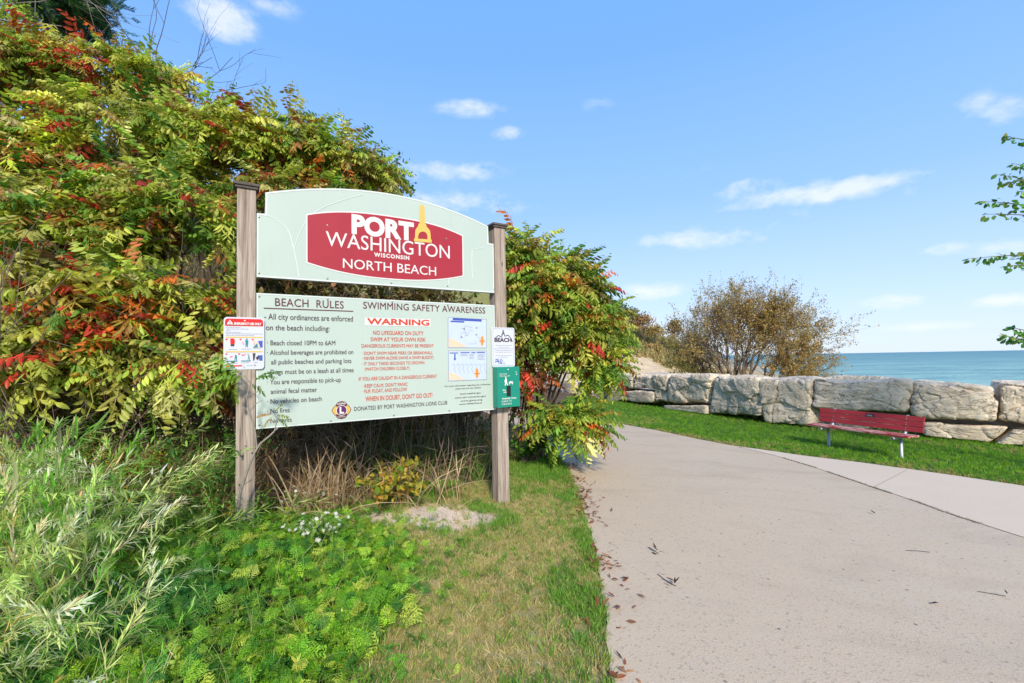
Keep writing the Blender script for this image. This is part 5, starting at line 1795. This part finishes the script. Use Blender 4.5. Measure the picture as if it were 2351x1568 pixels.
small_bush('berry_bush', 'small bush with yellow and orange autumn leaves under the sign', 'bush', yx, yy, .50, .50, 420, [((.36, .30, .03), 4), ((.38, .22, .05), 2), ((.22, .26, .035), 3), ((.12, .2, .02), 2)], 131)
gx_, gy_ = gnd(800, 1095)
small_bush('currant_bush', 'small green leafy bush left of the yellow-leaved bush', 'bush', gx_, gy_ + .1, .32, .24, 90, [((.06, .17, .02), 4), ((.13, .24, .03), 2), ((.3, .28, .03), .6)], 132)
g2x, g2y = gnd(1235, 1075)
small_bush('dogwood_bush', 'dark green low bush beside the path just right of the right post', 'bush', g2x - .22, g2y + .25, .55, .42, 240, [((.035, .12, .014), 4), ((.06, .17, .02), 3), ((.12, .2, .03), 1)], 133)
small_bush('hawthorn_bush', 'dense green bush behind the foot of the right post', 'bush', g2x - .75, g2y + .75, .95, .6, 380, [((.035, .10, .014), 4), ((.06, .16, .02), 3), ((.12, .17, .03), 1), ((.24, .15, .05), .6)], 134, stems=18)

for i, (uu, tt, hh_, lb) in enumerate([(3.1, 3.4, 3.5, 'tall russet bush seen between the panels at their right end'), (2.1, 3.0, 3.1, 'tall olive bush seen in the middle of the gap between the panels'), (.8, 3.2, 2.7, 'brown bush on the bank seen between the panels at their left end'), (.55, 1.9, 2.1, 'dense brown twiggy bush close behind the left half of the sign'), (1.6, 1.9, 2.0, 'dense olive twiggy bush close behind the right half of the sign'), (2.75, 1.75, 2.1, 'dense russet twiggy bush showing between the panels beside the right post')]):
    bx_ = SL.x + SA.x * uu - SN.x * tt; by_ = SL.y + SA.y * uu - SN.y * tt
    small_bush('hazel_bush', lb, 'bush', bx_, by_, hh_, .95, 4200, [((.10, .10, .03), 3), ((.16, .12, .05), 3), ((.07, .09, .02), 2), ((.22, .12, .05), 1)], 300 + i, stems=90, size=(.06, .11))

# fallen sumac frond in front of the yellow bush
fx, fy = gnd(1000, 1135)
frond = Tmpl()
for i in range(13):
    k = i / 12
    for sg in (-1, 1):
        blade(frond, .15 * (1 - .35 * abs(2 * k - 1)) * RNG.uniform(.85, 1.1), .03, (-.27 + .54 * k, .02 * sg, .16 + .03 * math.sin(3 * k)), (sg * .1, -.25 * sg, -1), (0, -1, .2), .2, .2, RNG.random() * .4, RNG.uniform(-.2, .25))
frond.done()
root = thing('sumac_seedling', 'single bright green drooping sumac frond low in front of the yellow bush', 'seedling', (fx, fy, tz(fx, fy)), SRZ * .3)
me_args = scatter_arrays([frond], np.array([0]), np.array([np.eye(3)]), np.array([[0, 0, 0.0]]), np.array([[.16, .33, .03]]), np.array([[.26, .40, .06]]))
link_mesh('frond', np_mesh('frond', *me_args), LEAF, root)
V_, L_, C_ = tube_arrays([(np.array([(-.85, .15, -.02), (-.6, .1, .10), (-.3, 0, .165), (0, 0, .2), (.28, 0, .17)]), np.linspace(.005, .002, 5))], 5)
link_mesh('stem', np_mesh('stem', V_, L_, C_, smooth=True), TWIG, root)

# white asters
def aster(label, u, v, h, rad, n, seed):
    rng = np.random.default_rng(seed)
    x, y = gnd(u, v)
    z = tz(x, y)
    root = thing('aster_plant', label, 'flower', (x, y, z), 0, 'white asters in the weeds')
    tubes, T, M = [], [], []
    fl = Tmpl()
    for i in range(9):
        az = 6.28 * i / 9
        thin_blade(fl, .5, .17, (.06 * math.cos(az), .06 * math.sin(az), 0), (math.cos(az), math.sin(az), .2), (0, 0, 1), .1, 0, RNG.uniform(-.1, .1))
    fl.add([(.14 * math.cos(a), .14 * math.sin(a), .06) for a in np.linspace(0, 6.28, 7)[:-1]], [(0, 1, 2, 3, 4, 5)], 1.0, 0)
    fl.done()
    LT, LM = [], []
    for i in range(n):
        q = np.array([x + rng.normal() * rad * .5, y + rng.normal() * rad * .5, z + h * rng.uniform(.65, 1.1)])
        p = bez(np.array([x + rng.normal() * .04, y + rng.normal() * .04, z]), np.array([(x + q[0]) / 2, (y + q[1]) / 2, q[2]]), q, 5)
        tubes.append((p, np.linspace(.002, .001, 5)))
        T.append(q); M.append(frames(unit(rng.normal(size=3) * .6 + (0, -.4, 0))[None], np.array([[0, -.5, 1.0]]) + rng.normal(size=(1, 3)) * .35, rng.uniform(.026, .038))[0])
        for k in range(4):
            LT.append(p[int(rng.integers(1, 5))]); LM.append(frames(unit(rng.normal(size=3))[None], np.array([[0, 0, 1.0]]), rng.uniform(.03, .06))[0])
    scatter_obj('flowers', [fl], np.zeros(n, int), M, T, flatcol(n, (.9, .9, .88)), flatcol(n, (.7, .55, .1)), LEAF, root)
    m = len(LT)
    scatter_obj('foliage', OVAL[:1], np.zeros(m, int), LM, LT, pick(rng, [((.12, .25, .03), 3), ((.22, .3, .05), 1)], m), flatcol(m, (.2, .3, .05)), LEAF, root)
    tubes_obj('stems', tubes, mat_plain('green_stem', (.10, .2, .04), .6), root, 4)
aster('white aster flower cluster among the weeds in front of the sand patch', 735, 1275, .27, .2, 64, 141)
aster('sparse white asters just right of the left post foot', 690, 1195, .28, .25, 26, 142)

# ------------------------------------------------------------------ sumac sapling crossing the left post
sap = thing('sumac_sapling', 'thin grey sumac sapling leaning across the foot of the left post', 'sapling', tuple(P(546, 1185, 3.66)), 0)
def sp3(pts): return np.array([tuple(P(u, v, d)) for u, v, d in pts])
tubes = [(sp3([(543, 1195, 3.66), (552, 1130, 3.66), (568, 1080, 3.67), (584, 1040, 3.68), (598, 1018, 3.7), (620, 1000, 3.72), (638, 982, 3.74)]), np.linspace(.011, .006, 7)),
         (sp3([(590, 1030, 3.69), (585, 985, 3.68), (572, 945, 3.67), (566, 910, 3.67), (575, 880, 3.66), (560, 862, 3.66)]), np.linspace(.007, .004, 6)),
         (sp3([(630, 990, 3.72), (636, 965, 3.73), (630, 950, 3.73)]), np.linspace(.005, .003, 3)), (sp3([(566, 910, 3.67), (590, 900, 3.66), (600, 885, 3.66)]), np.linspace(.004, .002, 3)),
         (sp3([(572, 945, 3.67), (590, 925, 3.66), (604, 918, 3.66)]), np.linspace(.004, .002, 3))]
tubes_obj('stem', tubes, BARKG, sap, 7)
M, T, C, Wh = [], [], [], []
rng = np.random.default_rng(151)
for (u, v, d, du, dv, dd, s, c, wi) in [
        (566, 862, 3.66, -1, -.02, -.1, .85, (.20, .34, .03), 2), (566, 868, 3.66, -.7, .35, -.1, .55, (.16, .30, .03), 3), (578, 872, 3.65, .75, .48, -.15, .42, (.10, .22, .025), 3),
        (585, 870, 3.65, 1, .9, -.15, .44, (.08, .19, .02), 1), (575, 878, 3.66, .9, -.25, -.2, .34, (.08, .18, .02), 4), (555, 865, 3.66, -.5, .8, -.1, .6, (.15, .3, .03), 1),
        (545, 870, 3.66, -.3, -.6, -.1, .45, (.25, .34, .05), 5), (632, 952, 3.73, .8, .2, -.3, .3, (.2, .26, .03), 3), (630, 950, 3.73, -.8, .25, -.2, .3, (.42, .22, .05), 4),
        (630, 948, 3.73, .3, .8, -.2, .26, (.25, .3, .04), 2), (634, 955, 3.73, 1, -.3, -.3, .28, (.14, .24, .03), 4), (628, 955, 3.73, -.7, -.3, -.2, .25, (.45, .32, .08), 5)]:
    T.append(tuple(P(u, v, d)))
    dv3 = ROT @ Vector((du, dv, -dd))
    M.append(frames(np.array([tuple(dv3)]), np.array([[0, -.35, 1.0]]), s)[0]); C.append(c); Wh.append(wi)
scatter_obj('leaves', SUMAC, Wh, M, T, np.array(C), np.array(C) * 1.2, LEAF, sap)

# ------------------------------------------------------------------ trees and bare twigs on the skyline at upper left
def bare_tree(name, label, base, tips, mat, seed, depth=2, r0=.03, kid=(2, 4)):
    rng = np.random.default_rng(seed)
    b = np.array(base)
    root = thing(name, label, 'bare tree', tuple(b))
    tubes, ends = [], []
    for (u, v, d), (u2, v2, d2) in tips:
        a = np.array(P(u, v, d)); c = np.array(P(u2, v2, d2))
        tubes.append((bez(b, (b + a) / 2 + np.array([0, 0, .4]), a, 8), np.linspace(r0, r0 * .55, 8)))
        branch(rng, a, c - a, np.linalg.norm(c - a), r0 * .55, depth, tubes, ends, .42, 7, 0.0, kid, .09)
    tubes_obj('branches', tubes, mat, root, 4)
def hill(u, d):
    p = P(u, 815, d); return (p.x, p.y, tz(p.x, p.y) - .1)
bare_tree('bare_sapling', 'leafless dark twigs rising against the sky above the upper left sumacs', hill(330, 11),
          [((345, 120, 10.5), (310, -10, 10.5)), ((360, 110, 10.5), (405, -15, 10.5)), ((340, 130, 10.5), (345, 0, 10.5)), ((330, 140, 10.5), (270, 10, 10.5))], TWIG, 161, 1, .022, (1, 3))
bare_tree('bare_sapling', 'leafless spreading branches against the sky left of the orange sumac topknot', hill(440, 11),
          [((405, 215, 10), (555, 165, 10)), ((400, 200, 10), (480, 120, 10)), ((420, 215, 10), (540, 215, 10)), ((395, 180, 10), (455, 130, 10))], TWIG, 162, 2, .02, (2, 4))
bare_tree('dead_tree', 'pale grey dead branches reaching in at the upper left corner', hill(-120, 12),
          [((-60, 10, 11), (175, 25, 10.5)), ((-60, 30, 11), (120, 55, 10.5)), ((-40, -10, 11), (190, -5, 10.5))], BARKG, 163, 2, .03, (2, 4))

def tree(name, label, cat, base, trunk_top, r0, blobs, n, pal, seed, tm, size, group=None, limbs=10, bark=BARK, low=-1.0, droop=0.0, clump=10, cl_r=.25):
    rng = np.random.default_rng(seed)
    b = np.array(base, float); tt = np.array(trunk_top, float)
    root = thing(name, label, cat, tuple(b), 0, group)
    trunk = [(bez(b - (0, 0, .2), (b + tt) / 2 + rng.normal(size=3) * .1, tt, 9), np.linspace(r0, r0 * .35, 9))]
    tubes_obj('trunk', trunk, bark, root, 9)
    tp = trunk[0][0]
    M, T, tubes = [], [], []
    vol = np.array([bl[1][0] * bl[1][2] for bl in blobs]); vol = vol / vol.sum()
    for (c, r), f in zip(blobs, vol):
        for k in range(max(2, int(n * f / clump))):
            d = unit(rng.normal(size=3))
            if d[2] < low: d[2] = -d[2]
            q = np.array(c) + d * np.array(r) * rng.uniform(.35, 1.0) ** .5
            st = tp[int(rng.integers(3, 9))]
            if k % 3 == 0: tubes.append((bez(st, st * .4 + q * .6 + (0, 0, .2), q, 6), np.linspace(r0 * .22, .006, 6)))
            for j in range(clump):
                pp = q + rng.normal(size=3) * cl_r
                T.append(pp); M.append(frames(unit(rng.normal(size=3) + (0, 0, -droop))[None], unit(rng.normal(size=3) * .6 + (0, 0, 1))[None], rng.uniform(*size))[0])
    c = pick(rng, pal, len(T))
    if tubes: tubes_obj('limbs', tubes, bark, root, 5)
    scatter_obj('crown', tm, rng.integers(0, len(tm), len(T)), M, T, c, c * 1.15, LEAF, root)
    return root
def needle_spray(rng):
    t = Tmpl()
    for i in range(16):
        k = i / 16
        for sg in (-1, 1):
            thin_blade(t, .3, .05, (0, k, 0), (sg * .9, .6, rng.uniform(-.3, .3)), (0, 0, 1), .1, rng.random(), rng.uniform(-.3, .3))
    return t.done()
NEEDLE = [needle_spray(RNG) for _ in range(3)]
cb = np.array(hill(130, 14))
cc = np.array(P(140, -60, 14)); 
tree('spruce_tree', 'dark green conifer behind the sumacs at upper left', 'tree', cb, cc + (0, 0, 1.6), .16,
     [(cc + (0, 0, -.3), (1.25, 1.1, 1.5)), (cc + (.1, 0, -1.0), (1.4, 1.2, .7)), (cc + (-.1, 0, 1.3), (.7, .7, .9))], 1500, [((.016, .055, .018), 4), ((.03, .085, .022), 3), ((.01, .035, .014), 2)], 171, NEEDLE, (.25, .5), low=-1, clump=8, cl_r=.22)
yb = np.array(hill(10, 12))
yc = np.array(P(20, 60, 12))
tree('maple_tree', 'yellow-green leafy tree at the upper left edge below the grey branches', 'tree', yb, yc, .1,
     [(yc + (-.5, 0, .0), (1.15, .9, .75))], 1400, [((.24, .32, .04), 4), ((.34, .36, .05), 2), ((.12, .22, .03), 2)], 172, OVAL, (.09, .15), clump=9, cl_r=.16)
gb_ = np.array(hill(880, 11)); gc_ = np.array(P(890, 395, 11))
tree('poplar_tree', 'small dark green leafy tree showing above the sign header at its right', 'tree', gb_, gc_, .06,
     [(gc_ + (.05, 0, 0), (.38, .4, .50)), (gc_ + (.32, 0, -.3), (.26, .3, .26)), (gc_ + (-.3, 0, -.3), (.35, .3, .25)), (gc_ + (0.0, 0, -.9), (.6, .4, .5))], 560, [((.05, .13, .022), 4), ((.09, .19, .035), 2), ((.03, .085, .018), 2)], 173, OVAL, (.08, .13), clump=7, cl_r=.11)

# ------------------------------------------------------------------ bushy willow beyond the wall
def fan_tree(name, label, base, seed, targets, leaves, pal, depth=3, r0=.07, lsize=(.10, .17), group=None):
    rng = np.random.default_rng(seed)
    b = np.array(base)
    root = thing(name, label, 'tree', tuple(b), 0, group)
    stems, fine, ends = [], [], []
    for (u, v, d) in targets:
        t = np.array(P(u, v, d)); t = b + (t - b) * .92
        a = b + rng.normal(size=3) * np.array([.25, .25, 0])
        mid = a * .5 + t * .5 + (t - a) * np.array([-.12, -.12, .1])
        p = bez(a, mid, a * .42 + t * .58, 9) + np.concatenate((np.zeros((1, 3)), rng.normal(size=(8, 3)) * .05))
        stems.append((p, np.linspace(r0, r0 * .4, 9)))
        for k in (2, 3, 4, 5, 5, 6, 7, 7, 8, 8):
            dirv = unit((t - p[k]) * 1.0 + rng.normal(size=3) * .45 * np.linalg.norm(t - p[k]))
            branch(rng, p[k], dirv, np.linalg.norm(t - p[k]) * rng.uniform(.35, .6) + .25, r0 * .24, depth - 1, fine, ends, .35, 5, .03, (2, 5), .07)
    tubes_obj('trunk', stems, BARK, root, 6)
    tubes_obj('branches', fine, BARK, root, 3)
    E = np.array([e for e in ends])
    i = rng.integers(0, len(E), leaves); j = rng.integers(1, E.shape[1], leaves)
    T = E[i, j] + rng.normal(size=(leaves, 3)) * .06
    # ragged: some twig ends carry much more leaf than others
    keep = vnoise(T[:, 0] * 1.1 + T[:, 1], T[:, 2] * 1.1, seed) > rng.uniform(.1, .75, leaves)
    T = T[keep]; m = len(T)
    M = frames(unit(rng.normal(size=(m, 3)) + (0, 0, -.3)), unit(rng.normal(size=(m, 3)) + (0, 0, .8)), rng.uniform(*lsize, m))
    low = np.clip((T[:, 2] - b[2]) / 4.5, 0, 1)[:, None]
    c = pick(rng, pal, m)
    scatter_obj('crown', [oval_leaf(RNG, .33)], np.zeros(m, int), M, T, c, c * 1.15, LEAF, root)
PAL_W = [((.28, .18, .06), 4), ((.22, .17, .05), 3.4), ((.36, .24, .10), 2.4), ((.14, .14, .035), 2)]
PAL_W2 = [((.20, .19, .05), 4), ((.26, .19, .06), 3), ((.13, .14, .03), 2)]
def basept(u, d):
    p = P(u, 815, d); return (p.x, p.y, tz(p.x, p.y) - .1)
fan_tree('willow_tree', 'broad bushy willow with thin brown leaves rising behind the stone wall', basept(1690, 22), 181,
         [(1525, 735, 22), (1545, 700, 22), (1560, 715, 22), (1600, 670, 22), (1640, 640, 21.5), (1680, 630, 22.5), (1715, 625, 22), (1755, 632, 22), (1790, 645, 21.5), (1820, 670, 22), (1840, 690, 22.5), (1660, 700, 21), (1740, 700, 21),
          (1590, 700, 23), (1700, 660, 23.5), (1780, 700, 23)], 42000, PAL_W, 3, .06, (.07, .13))
fan_tree('willow_tree', 'low willow leaning right over the wall towards the lake', basept(1765, 21), 182,
         [(1855, 650, 21), (1855, 730, 21), (1885, 760, 21), (1905, 800, 21), (1865, 690, 21.5), (1895, 835, 20.5), (1830, 760, 21), (1850, 810, 20.5), (1810, 800, 20.5), (1915, 845, 20.8), (1835, 845, 20.2)], 26000, PAL_W, 3, .05, (.07, .13))
fan_tree('willow_tree', 'olive green willow thicket left of the broad brown willow', basept(1635, 24), 183,
         [(1545, 775, 24), (1565, 760, 24), (1530, 825, 24), (1585, 765, 24.5), (1600, 775, 24), (1550, 815, 23.5), (1570, 800, 24), (1610, 800, 24.5)], 12000, PAL_W2, 3, .05, (.07, .13))

# ------------------------------------------------------------------ bushes on the far bluff
rngb = np.random.default_rng(190)
BL = [(1421, 712, 47, 26, 18, 'dark green bush on the far bluff skyline nearest the sumac', [((.09, .14, .045), 1), ((.07, .11, .035), 1)]),
      (1447, 724, 48, 18, 11, 'olive bush on the far bluff just below the skyline', [((.15, .17, .06), 1), ((.2, .19, .07), 1)]),
      (1475, 738, 49, 24, 15, 'rusty orange bush on the far bluff skyline', [((.33, .17, .07), 1), ((.26, .16, .07), 1), ((.16, .15, .05), .6)]),
      (1548, 756, 47, 20, 17, 'dark russet bush on the far bluff beside the willow', [((.20, .12, .05), 1), ((.13, .11, .04), 1)]),
      (1502, 762, 46, 22, 12, 'tan scrubby bush halfway down the far bluff', [((.32, .24, .11), 1), ((.22, .2, .07), 1)]),
      (1535, 790, 44, 30, 17, 'wide olive scrub patch on the far bluff behind the willow thicket', [((.21, .2, .06), 1), ((.29, .23, .09), 1)]),
      (1500, 800, 43, 16, 9, 'low straw-coloured scrub above the sand of the far bluff', [((.36, .27, .13), 1), ((.26, .21, .09), 1)]),
      (1590, 805, 45, 34, 18, 'brown scrub on the far bluff behind the broad willow', [((.26, .19, .07), 1), ((.17, .16, .05), 1)])]
for i, (u, v, d, ru, rv, lb, pal) in enumerate(BL):
    g_ = G(u, v + rv * .55)
    d = (g_ - CAM).dot(ROT @ Vector((0, 0, -1)))
    c = np.array(P(u, v, d)) if d < 80 else np.array(P(u, v, 48))
    d = min(d, 48) if d > 80 else d
    zb = tz(c[0], c[1])
    tree('bluff_bush', lb, 'bush', (c[0], c[1], zb), (c[0], c[1], max(zb + .4, c[2])), .06, [((c[0], c[1], max(c[2], zb + rv * d / FPX * .5)), (ru * d / FPX, ru * d / FPX * .8, rv * d / FPX))], 800, pal, 200 + i, OVAL, (.14, .28), 'bushes on the far bluff', low=-.6, clump=10, cl_r=.22)
# dry grass tufts on the bluff
pts = np.stack((rngb.uniform(6, 22, 9000), rngb.uniform(38, 60, 9000)), -1)
zz = terr(pts[:, 0], pts[:, 1])
gr = fnoise(pts[:, 0] * .35, pts[:, 1] * .35, 31) + .05 * (zz - 2.5)
pts = pts[(gr > .36) & (zz > np.interp(pts[:, 0], [9, 11.3, 15.8, 20], [3.3, 2.5, -.3, -.8]) - .3)]
grass_mass('bluff_grass', 'dry grass on the far bluff', 'grass', pts, [tuft(RNG, 10, .16, .7) for _ in range(3)], (.35, .8), [((.33, .25, .12), 3), ((.2, .19, .07), 2), ((.13, .14, .05), 1.4)], [((.38, .29, .15), 2), ((.22, .2, .08), 1)], 191, .25)

# ------------------------------------------------------------------ tree whose branches reach in at the right edge
rng = np.random.default_rng(210)
tb = np.array([10.2, 6.6, tz(10.2, 6.6)])
rt_ = thing('linden_tree', 'green leafy tree outside the right edge whose branch tips hang into the sky', 'tree', tuple(tb))
tubes_obj('trunk', [(bez(tb - (0, 0, .2), tb + (.1, 0, 3), tb + (0, 0, 6.5), 10), np.linspace(.14, .05, 10))], BARK, rt_, 10)
tubes, T, M = [], [], []
SPRAY = [((2420, 585, 8.0), (2228, 594, 7.8), 34), ((2420, 610, 8.0), (2300, 612, 7.8), 22), ((2410, 480, 8.3), (2252, 462, 8.2), 26), ((2420, 500, 8.2), (2256, 492, 8.2), 20), ((2420, 430, 8.5), (2285, 400, 8.4), 24),
         ((2400, 410, 8.4), (2290, 425, 8.4), 24), ((2420, 400, 8.6), (2322, 375, 8.5), 26), ((2420, 340, 8.6), (2302, 312, 8.6), 22), ((2420, 800, 7.6), (2296, 770, 7.6), 40), ((2420, 780, 7.6), (2310, 750, 7.6), 26), ((2430, 450, 8.4), (2335, 440, 8.3), 24)]
for a, b_, n in SPRAY:
    p0 = np.array(P(*a)); p1 = np.array(P(*b_))
    st = tb + (0, 0, max(1.2, min(6.2, p0[2] - tb[2] - .3)))
    p = np.concatenate((bez(st, (st + p0) / 2 + (0, 0, .3), p0, 6), bez(p0, (p0 + p1) / 2 + (0, 0, .05), p1, 7)[1:]))
    tubes.append((p, np.linspace(.025, .003, len(p))))
    n = int(n * 1.7)
    for k in range(n):
        f = (k + rng.random()) / n
        q = p0 * (1 - f) + p1 * f + rng.normal(size=3) * np.array([.07, .07, .045]) * (1.3 - f)
        T.append(q); M.append(frames(unit(rng.normal(size=3) * .8 + (-.5, 0, -.5))[None], unit(rng.normal(size=3) * .5 + (0, -.3, 1))[None], rng.uniform(.075, .12))[0])
for k in range(90):                                        # the rest of the crown, outside the photo
    d = unit(rng.normal(size=3)); q = tb + np.array([1.3, .2, 5.0]) + d * np.array([1.2, 1.5, 1.9]) * rng.uniform(.4, 1)
    st = tb + (0, 0, rng.uniform(3, 6.3)); tubes.append((bez(st, (st + q) / 2 + (0, 0, .2), q, 5), np.linspace(.02, .004, 5)))
    for j in range(9):
        T.append(q + rng.normal(size=3) * .18); M.append(frames(unit(rng.normal(size=3))[None], unit(rng.normal(size=3) * .5 + (0, 0, 1))[None], rng.uniform(.08, .12))[0])
tubes_obj('branches', tubes, BARK, rt_, 5)
c = pick(rng, [((.06, .16, .03), 4), ((.10, .20, .035), 3), ((.17, .2, .04), 1.5), ((.035, .10, .025), 2)], len(T))
scatter_obj('crown', OVAL[1:], rng.integers(0, 2, len(T)), M, T, c, c * 1.2, LEAF, rt_)

# ------------------------------------------------------------------ litter and twigs on the path
rng = np.random.default_rng(220)
def curl(rng):
    t = Tmpl()
    blade(t, 1.0, .3, (0, 0, .12), (0, 1, rng.uniform(0, .3)), (0, 0, 1), rng.uniform(-.5, .5), rng.uniform(-.3, .4), .3, 0)
    return t.done()
CURL = [curl(RNG) for _ in range(5)]
pl3 = resample(PATH_L[1:13], 400)
pl3 = pl3[pl3[:, 1] > 1.2]
n = 1300
k = rng.integers(0, len(pl3), n)
clus = vnoise(k * .09, k * 0.0, 5)
pts = pl3[k] + np.stack((rng.normal(.02, .085, n), rng.normal(0, .05, n)), -1)
pts = pts[rng.random(n) < np.clip(clus * 1.5 - .15, .05, 1)]
n = len(pts)
az = rng.uniform(0, 6.28, n)
M = frames(np.stack((np.cos(az), np.sin(az), rng.normal(0, .2, n)), -1), unit(rng.normal(size=(n, 3)) * .5 + (0, 0, 1)), rng.uniform(.035, .085, n))
o = scatter_obj('leaf_litter', CURL, rng.integers(0, 5, n), M, np.column_stack((pts, terr(pts[:, 0], pts[:, 1]) + .014)), pick(rng, [((.20, .06, .03), 4), ((.13, .07, .04), 3), ((.28, .15, .07), 2)], n), pick(rng, [((.25, .10, .05), 2), ((.1, .05, .03), 1)], n), LEAF)
tag(o, 'curled red-brown leaves along the left edge of the path', 'leaf litter', None, 'stuff')
def twig(label, pts, leafy, seed):
    rng = np.random.default_rng(seed)
    g = [G(u, v) for u, v in pts]
    q = np.array([(p.x, p.y, tz(p.x, p.y) + .014) for p in g])
    root = thing('fallen_twig', label, 'twig', tuple(q[0]), 0, 'dry bits lying on the path')
    tubes_obj('stem', [(q, np.full(len(q), .0025))], TWIG, root, 5)
    if leafy:
        M = frames(unit(rng.normal(size=(leafy, 3)) * (1, 1, .3)), np.tile([0, 0, 1.0], (leafy, 1)), rng.uniform(.04, .07, leafy))
        scatter_obj('leaf', CURL, rng.integers(0, 5, leafy), M, q[-1] + rng.normal(size=(leafy, 3)) * .012 + (0, 0, .012), flatcol(leafy, (.06, .035, .022)), flatcol(leafy, (.09, .05, .03)), LEAF, root)
twig('fallen twig with a dark dead leaf at its end on the path', [(1510, 1322), (1530, 1338), (1552, 1350)], 4, 1)
twig('small forked twig with wisps on the path nearer the bush', [(1490, 1260), (1503, 1268), (1512, 1275)], 4, 2)
twig('thin straight straw lying on the path below the bench', [(2080, 1267), (2105, 1268), (2135, 1271)], 0, 3)
twig('thin stick on the path near the right edge', [(2245, 1362), (2270, 1366), (2310, 1373)], 1, 4)
def dead_leaf(label, u, v, s, seed):
    rng = np.random.default_rng(seed)
    g = G(u, v)
    az = rng.uniform(0, 6.28)
    V, L, C, K = scatter_arrays([CURL[seed % 5]], np.array([0]), frames(np.array([[math.cos(az), math.sin(az), 0]]), np.array([[0, 0, 1.0]]), s), np.array([[0, 0, 0.0]]), np.array([[.035, .025, .02]]), np.array([[.05, .03, .02]]))
    o = link_mesh('dead_leaf', np_mesh('dead_leaf', V, L, C, K), LEAF)
    o.location = (g.x, g.y, tz(g.x, g.y) + .014)
    tag(o, label, 'leaf', 'dry bits lying on the path')
dead_leaf('single dark dead leaf on the path at lower right', 2157, 1392, .06, 1)
dead_leaf('tiny dark leaf on the path below the pavement edge', 2010, 1184, .07, 2)

# moss and grass in the joint between path and pavement
jt = resample(JOINT[2:], 500)
sel = vnoise(jt[:, 0] * 2.4, jt[:, 1] * 2.4, 8) > .45
jt = jt[sel]
jp = np.repeat(jt, 3, axis=0) + rng.normal(size=(len(jt) * 3, 2)) * .014
n = len(jp)
y, up = upright(rng, n, .3)
o = scatter_obj('joint_moss', MAT_T, rng.integers(0, 4, n), vframes(y, up, rng.uniform(.012, .03, n)), np.column_stack((jp, terr(jp[:, 0], jp[:, 1]) + .008)), pick(rng, [((.06, .06, .025), 2), ((.13, .13, .05), 1), ((.05, .04, .03), 2)], n), flatcol(n, (.12, .11, .05)), GRASS)
tag(o, 'dark moss and grit in the joint between path and pavement', 'moss', None, 'stuff')
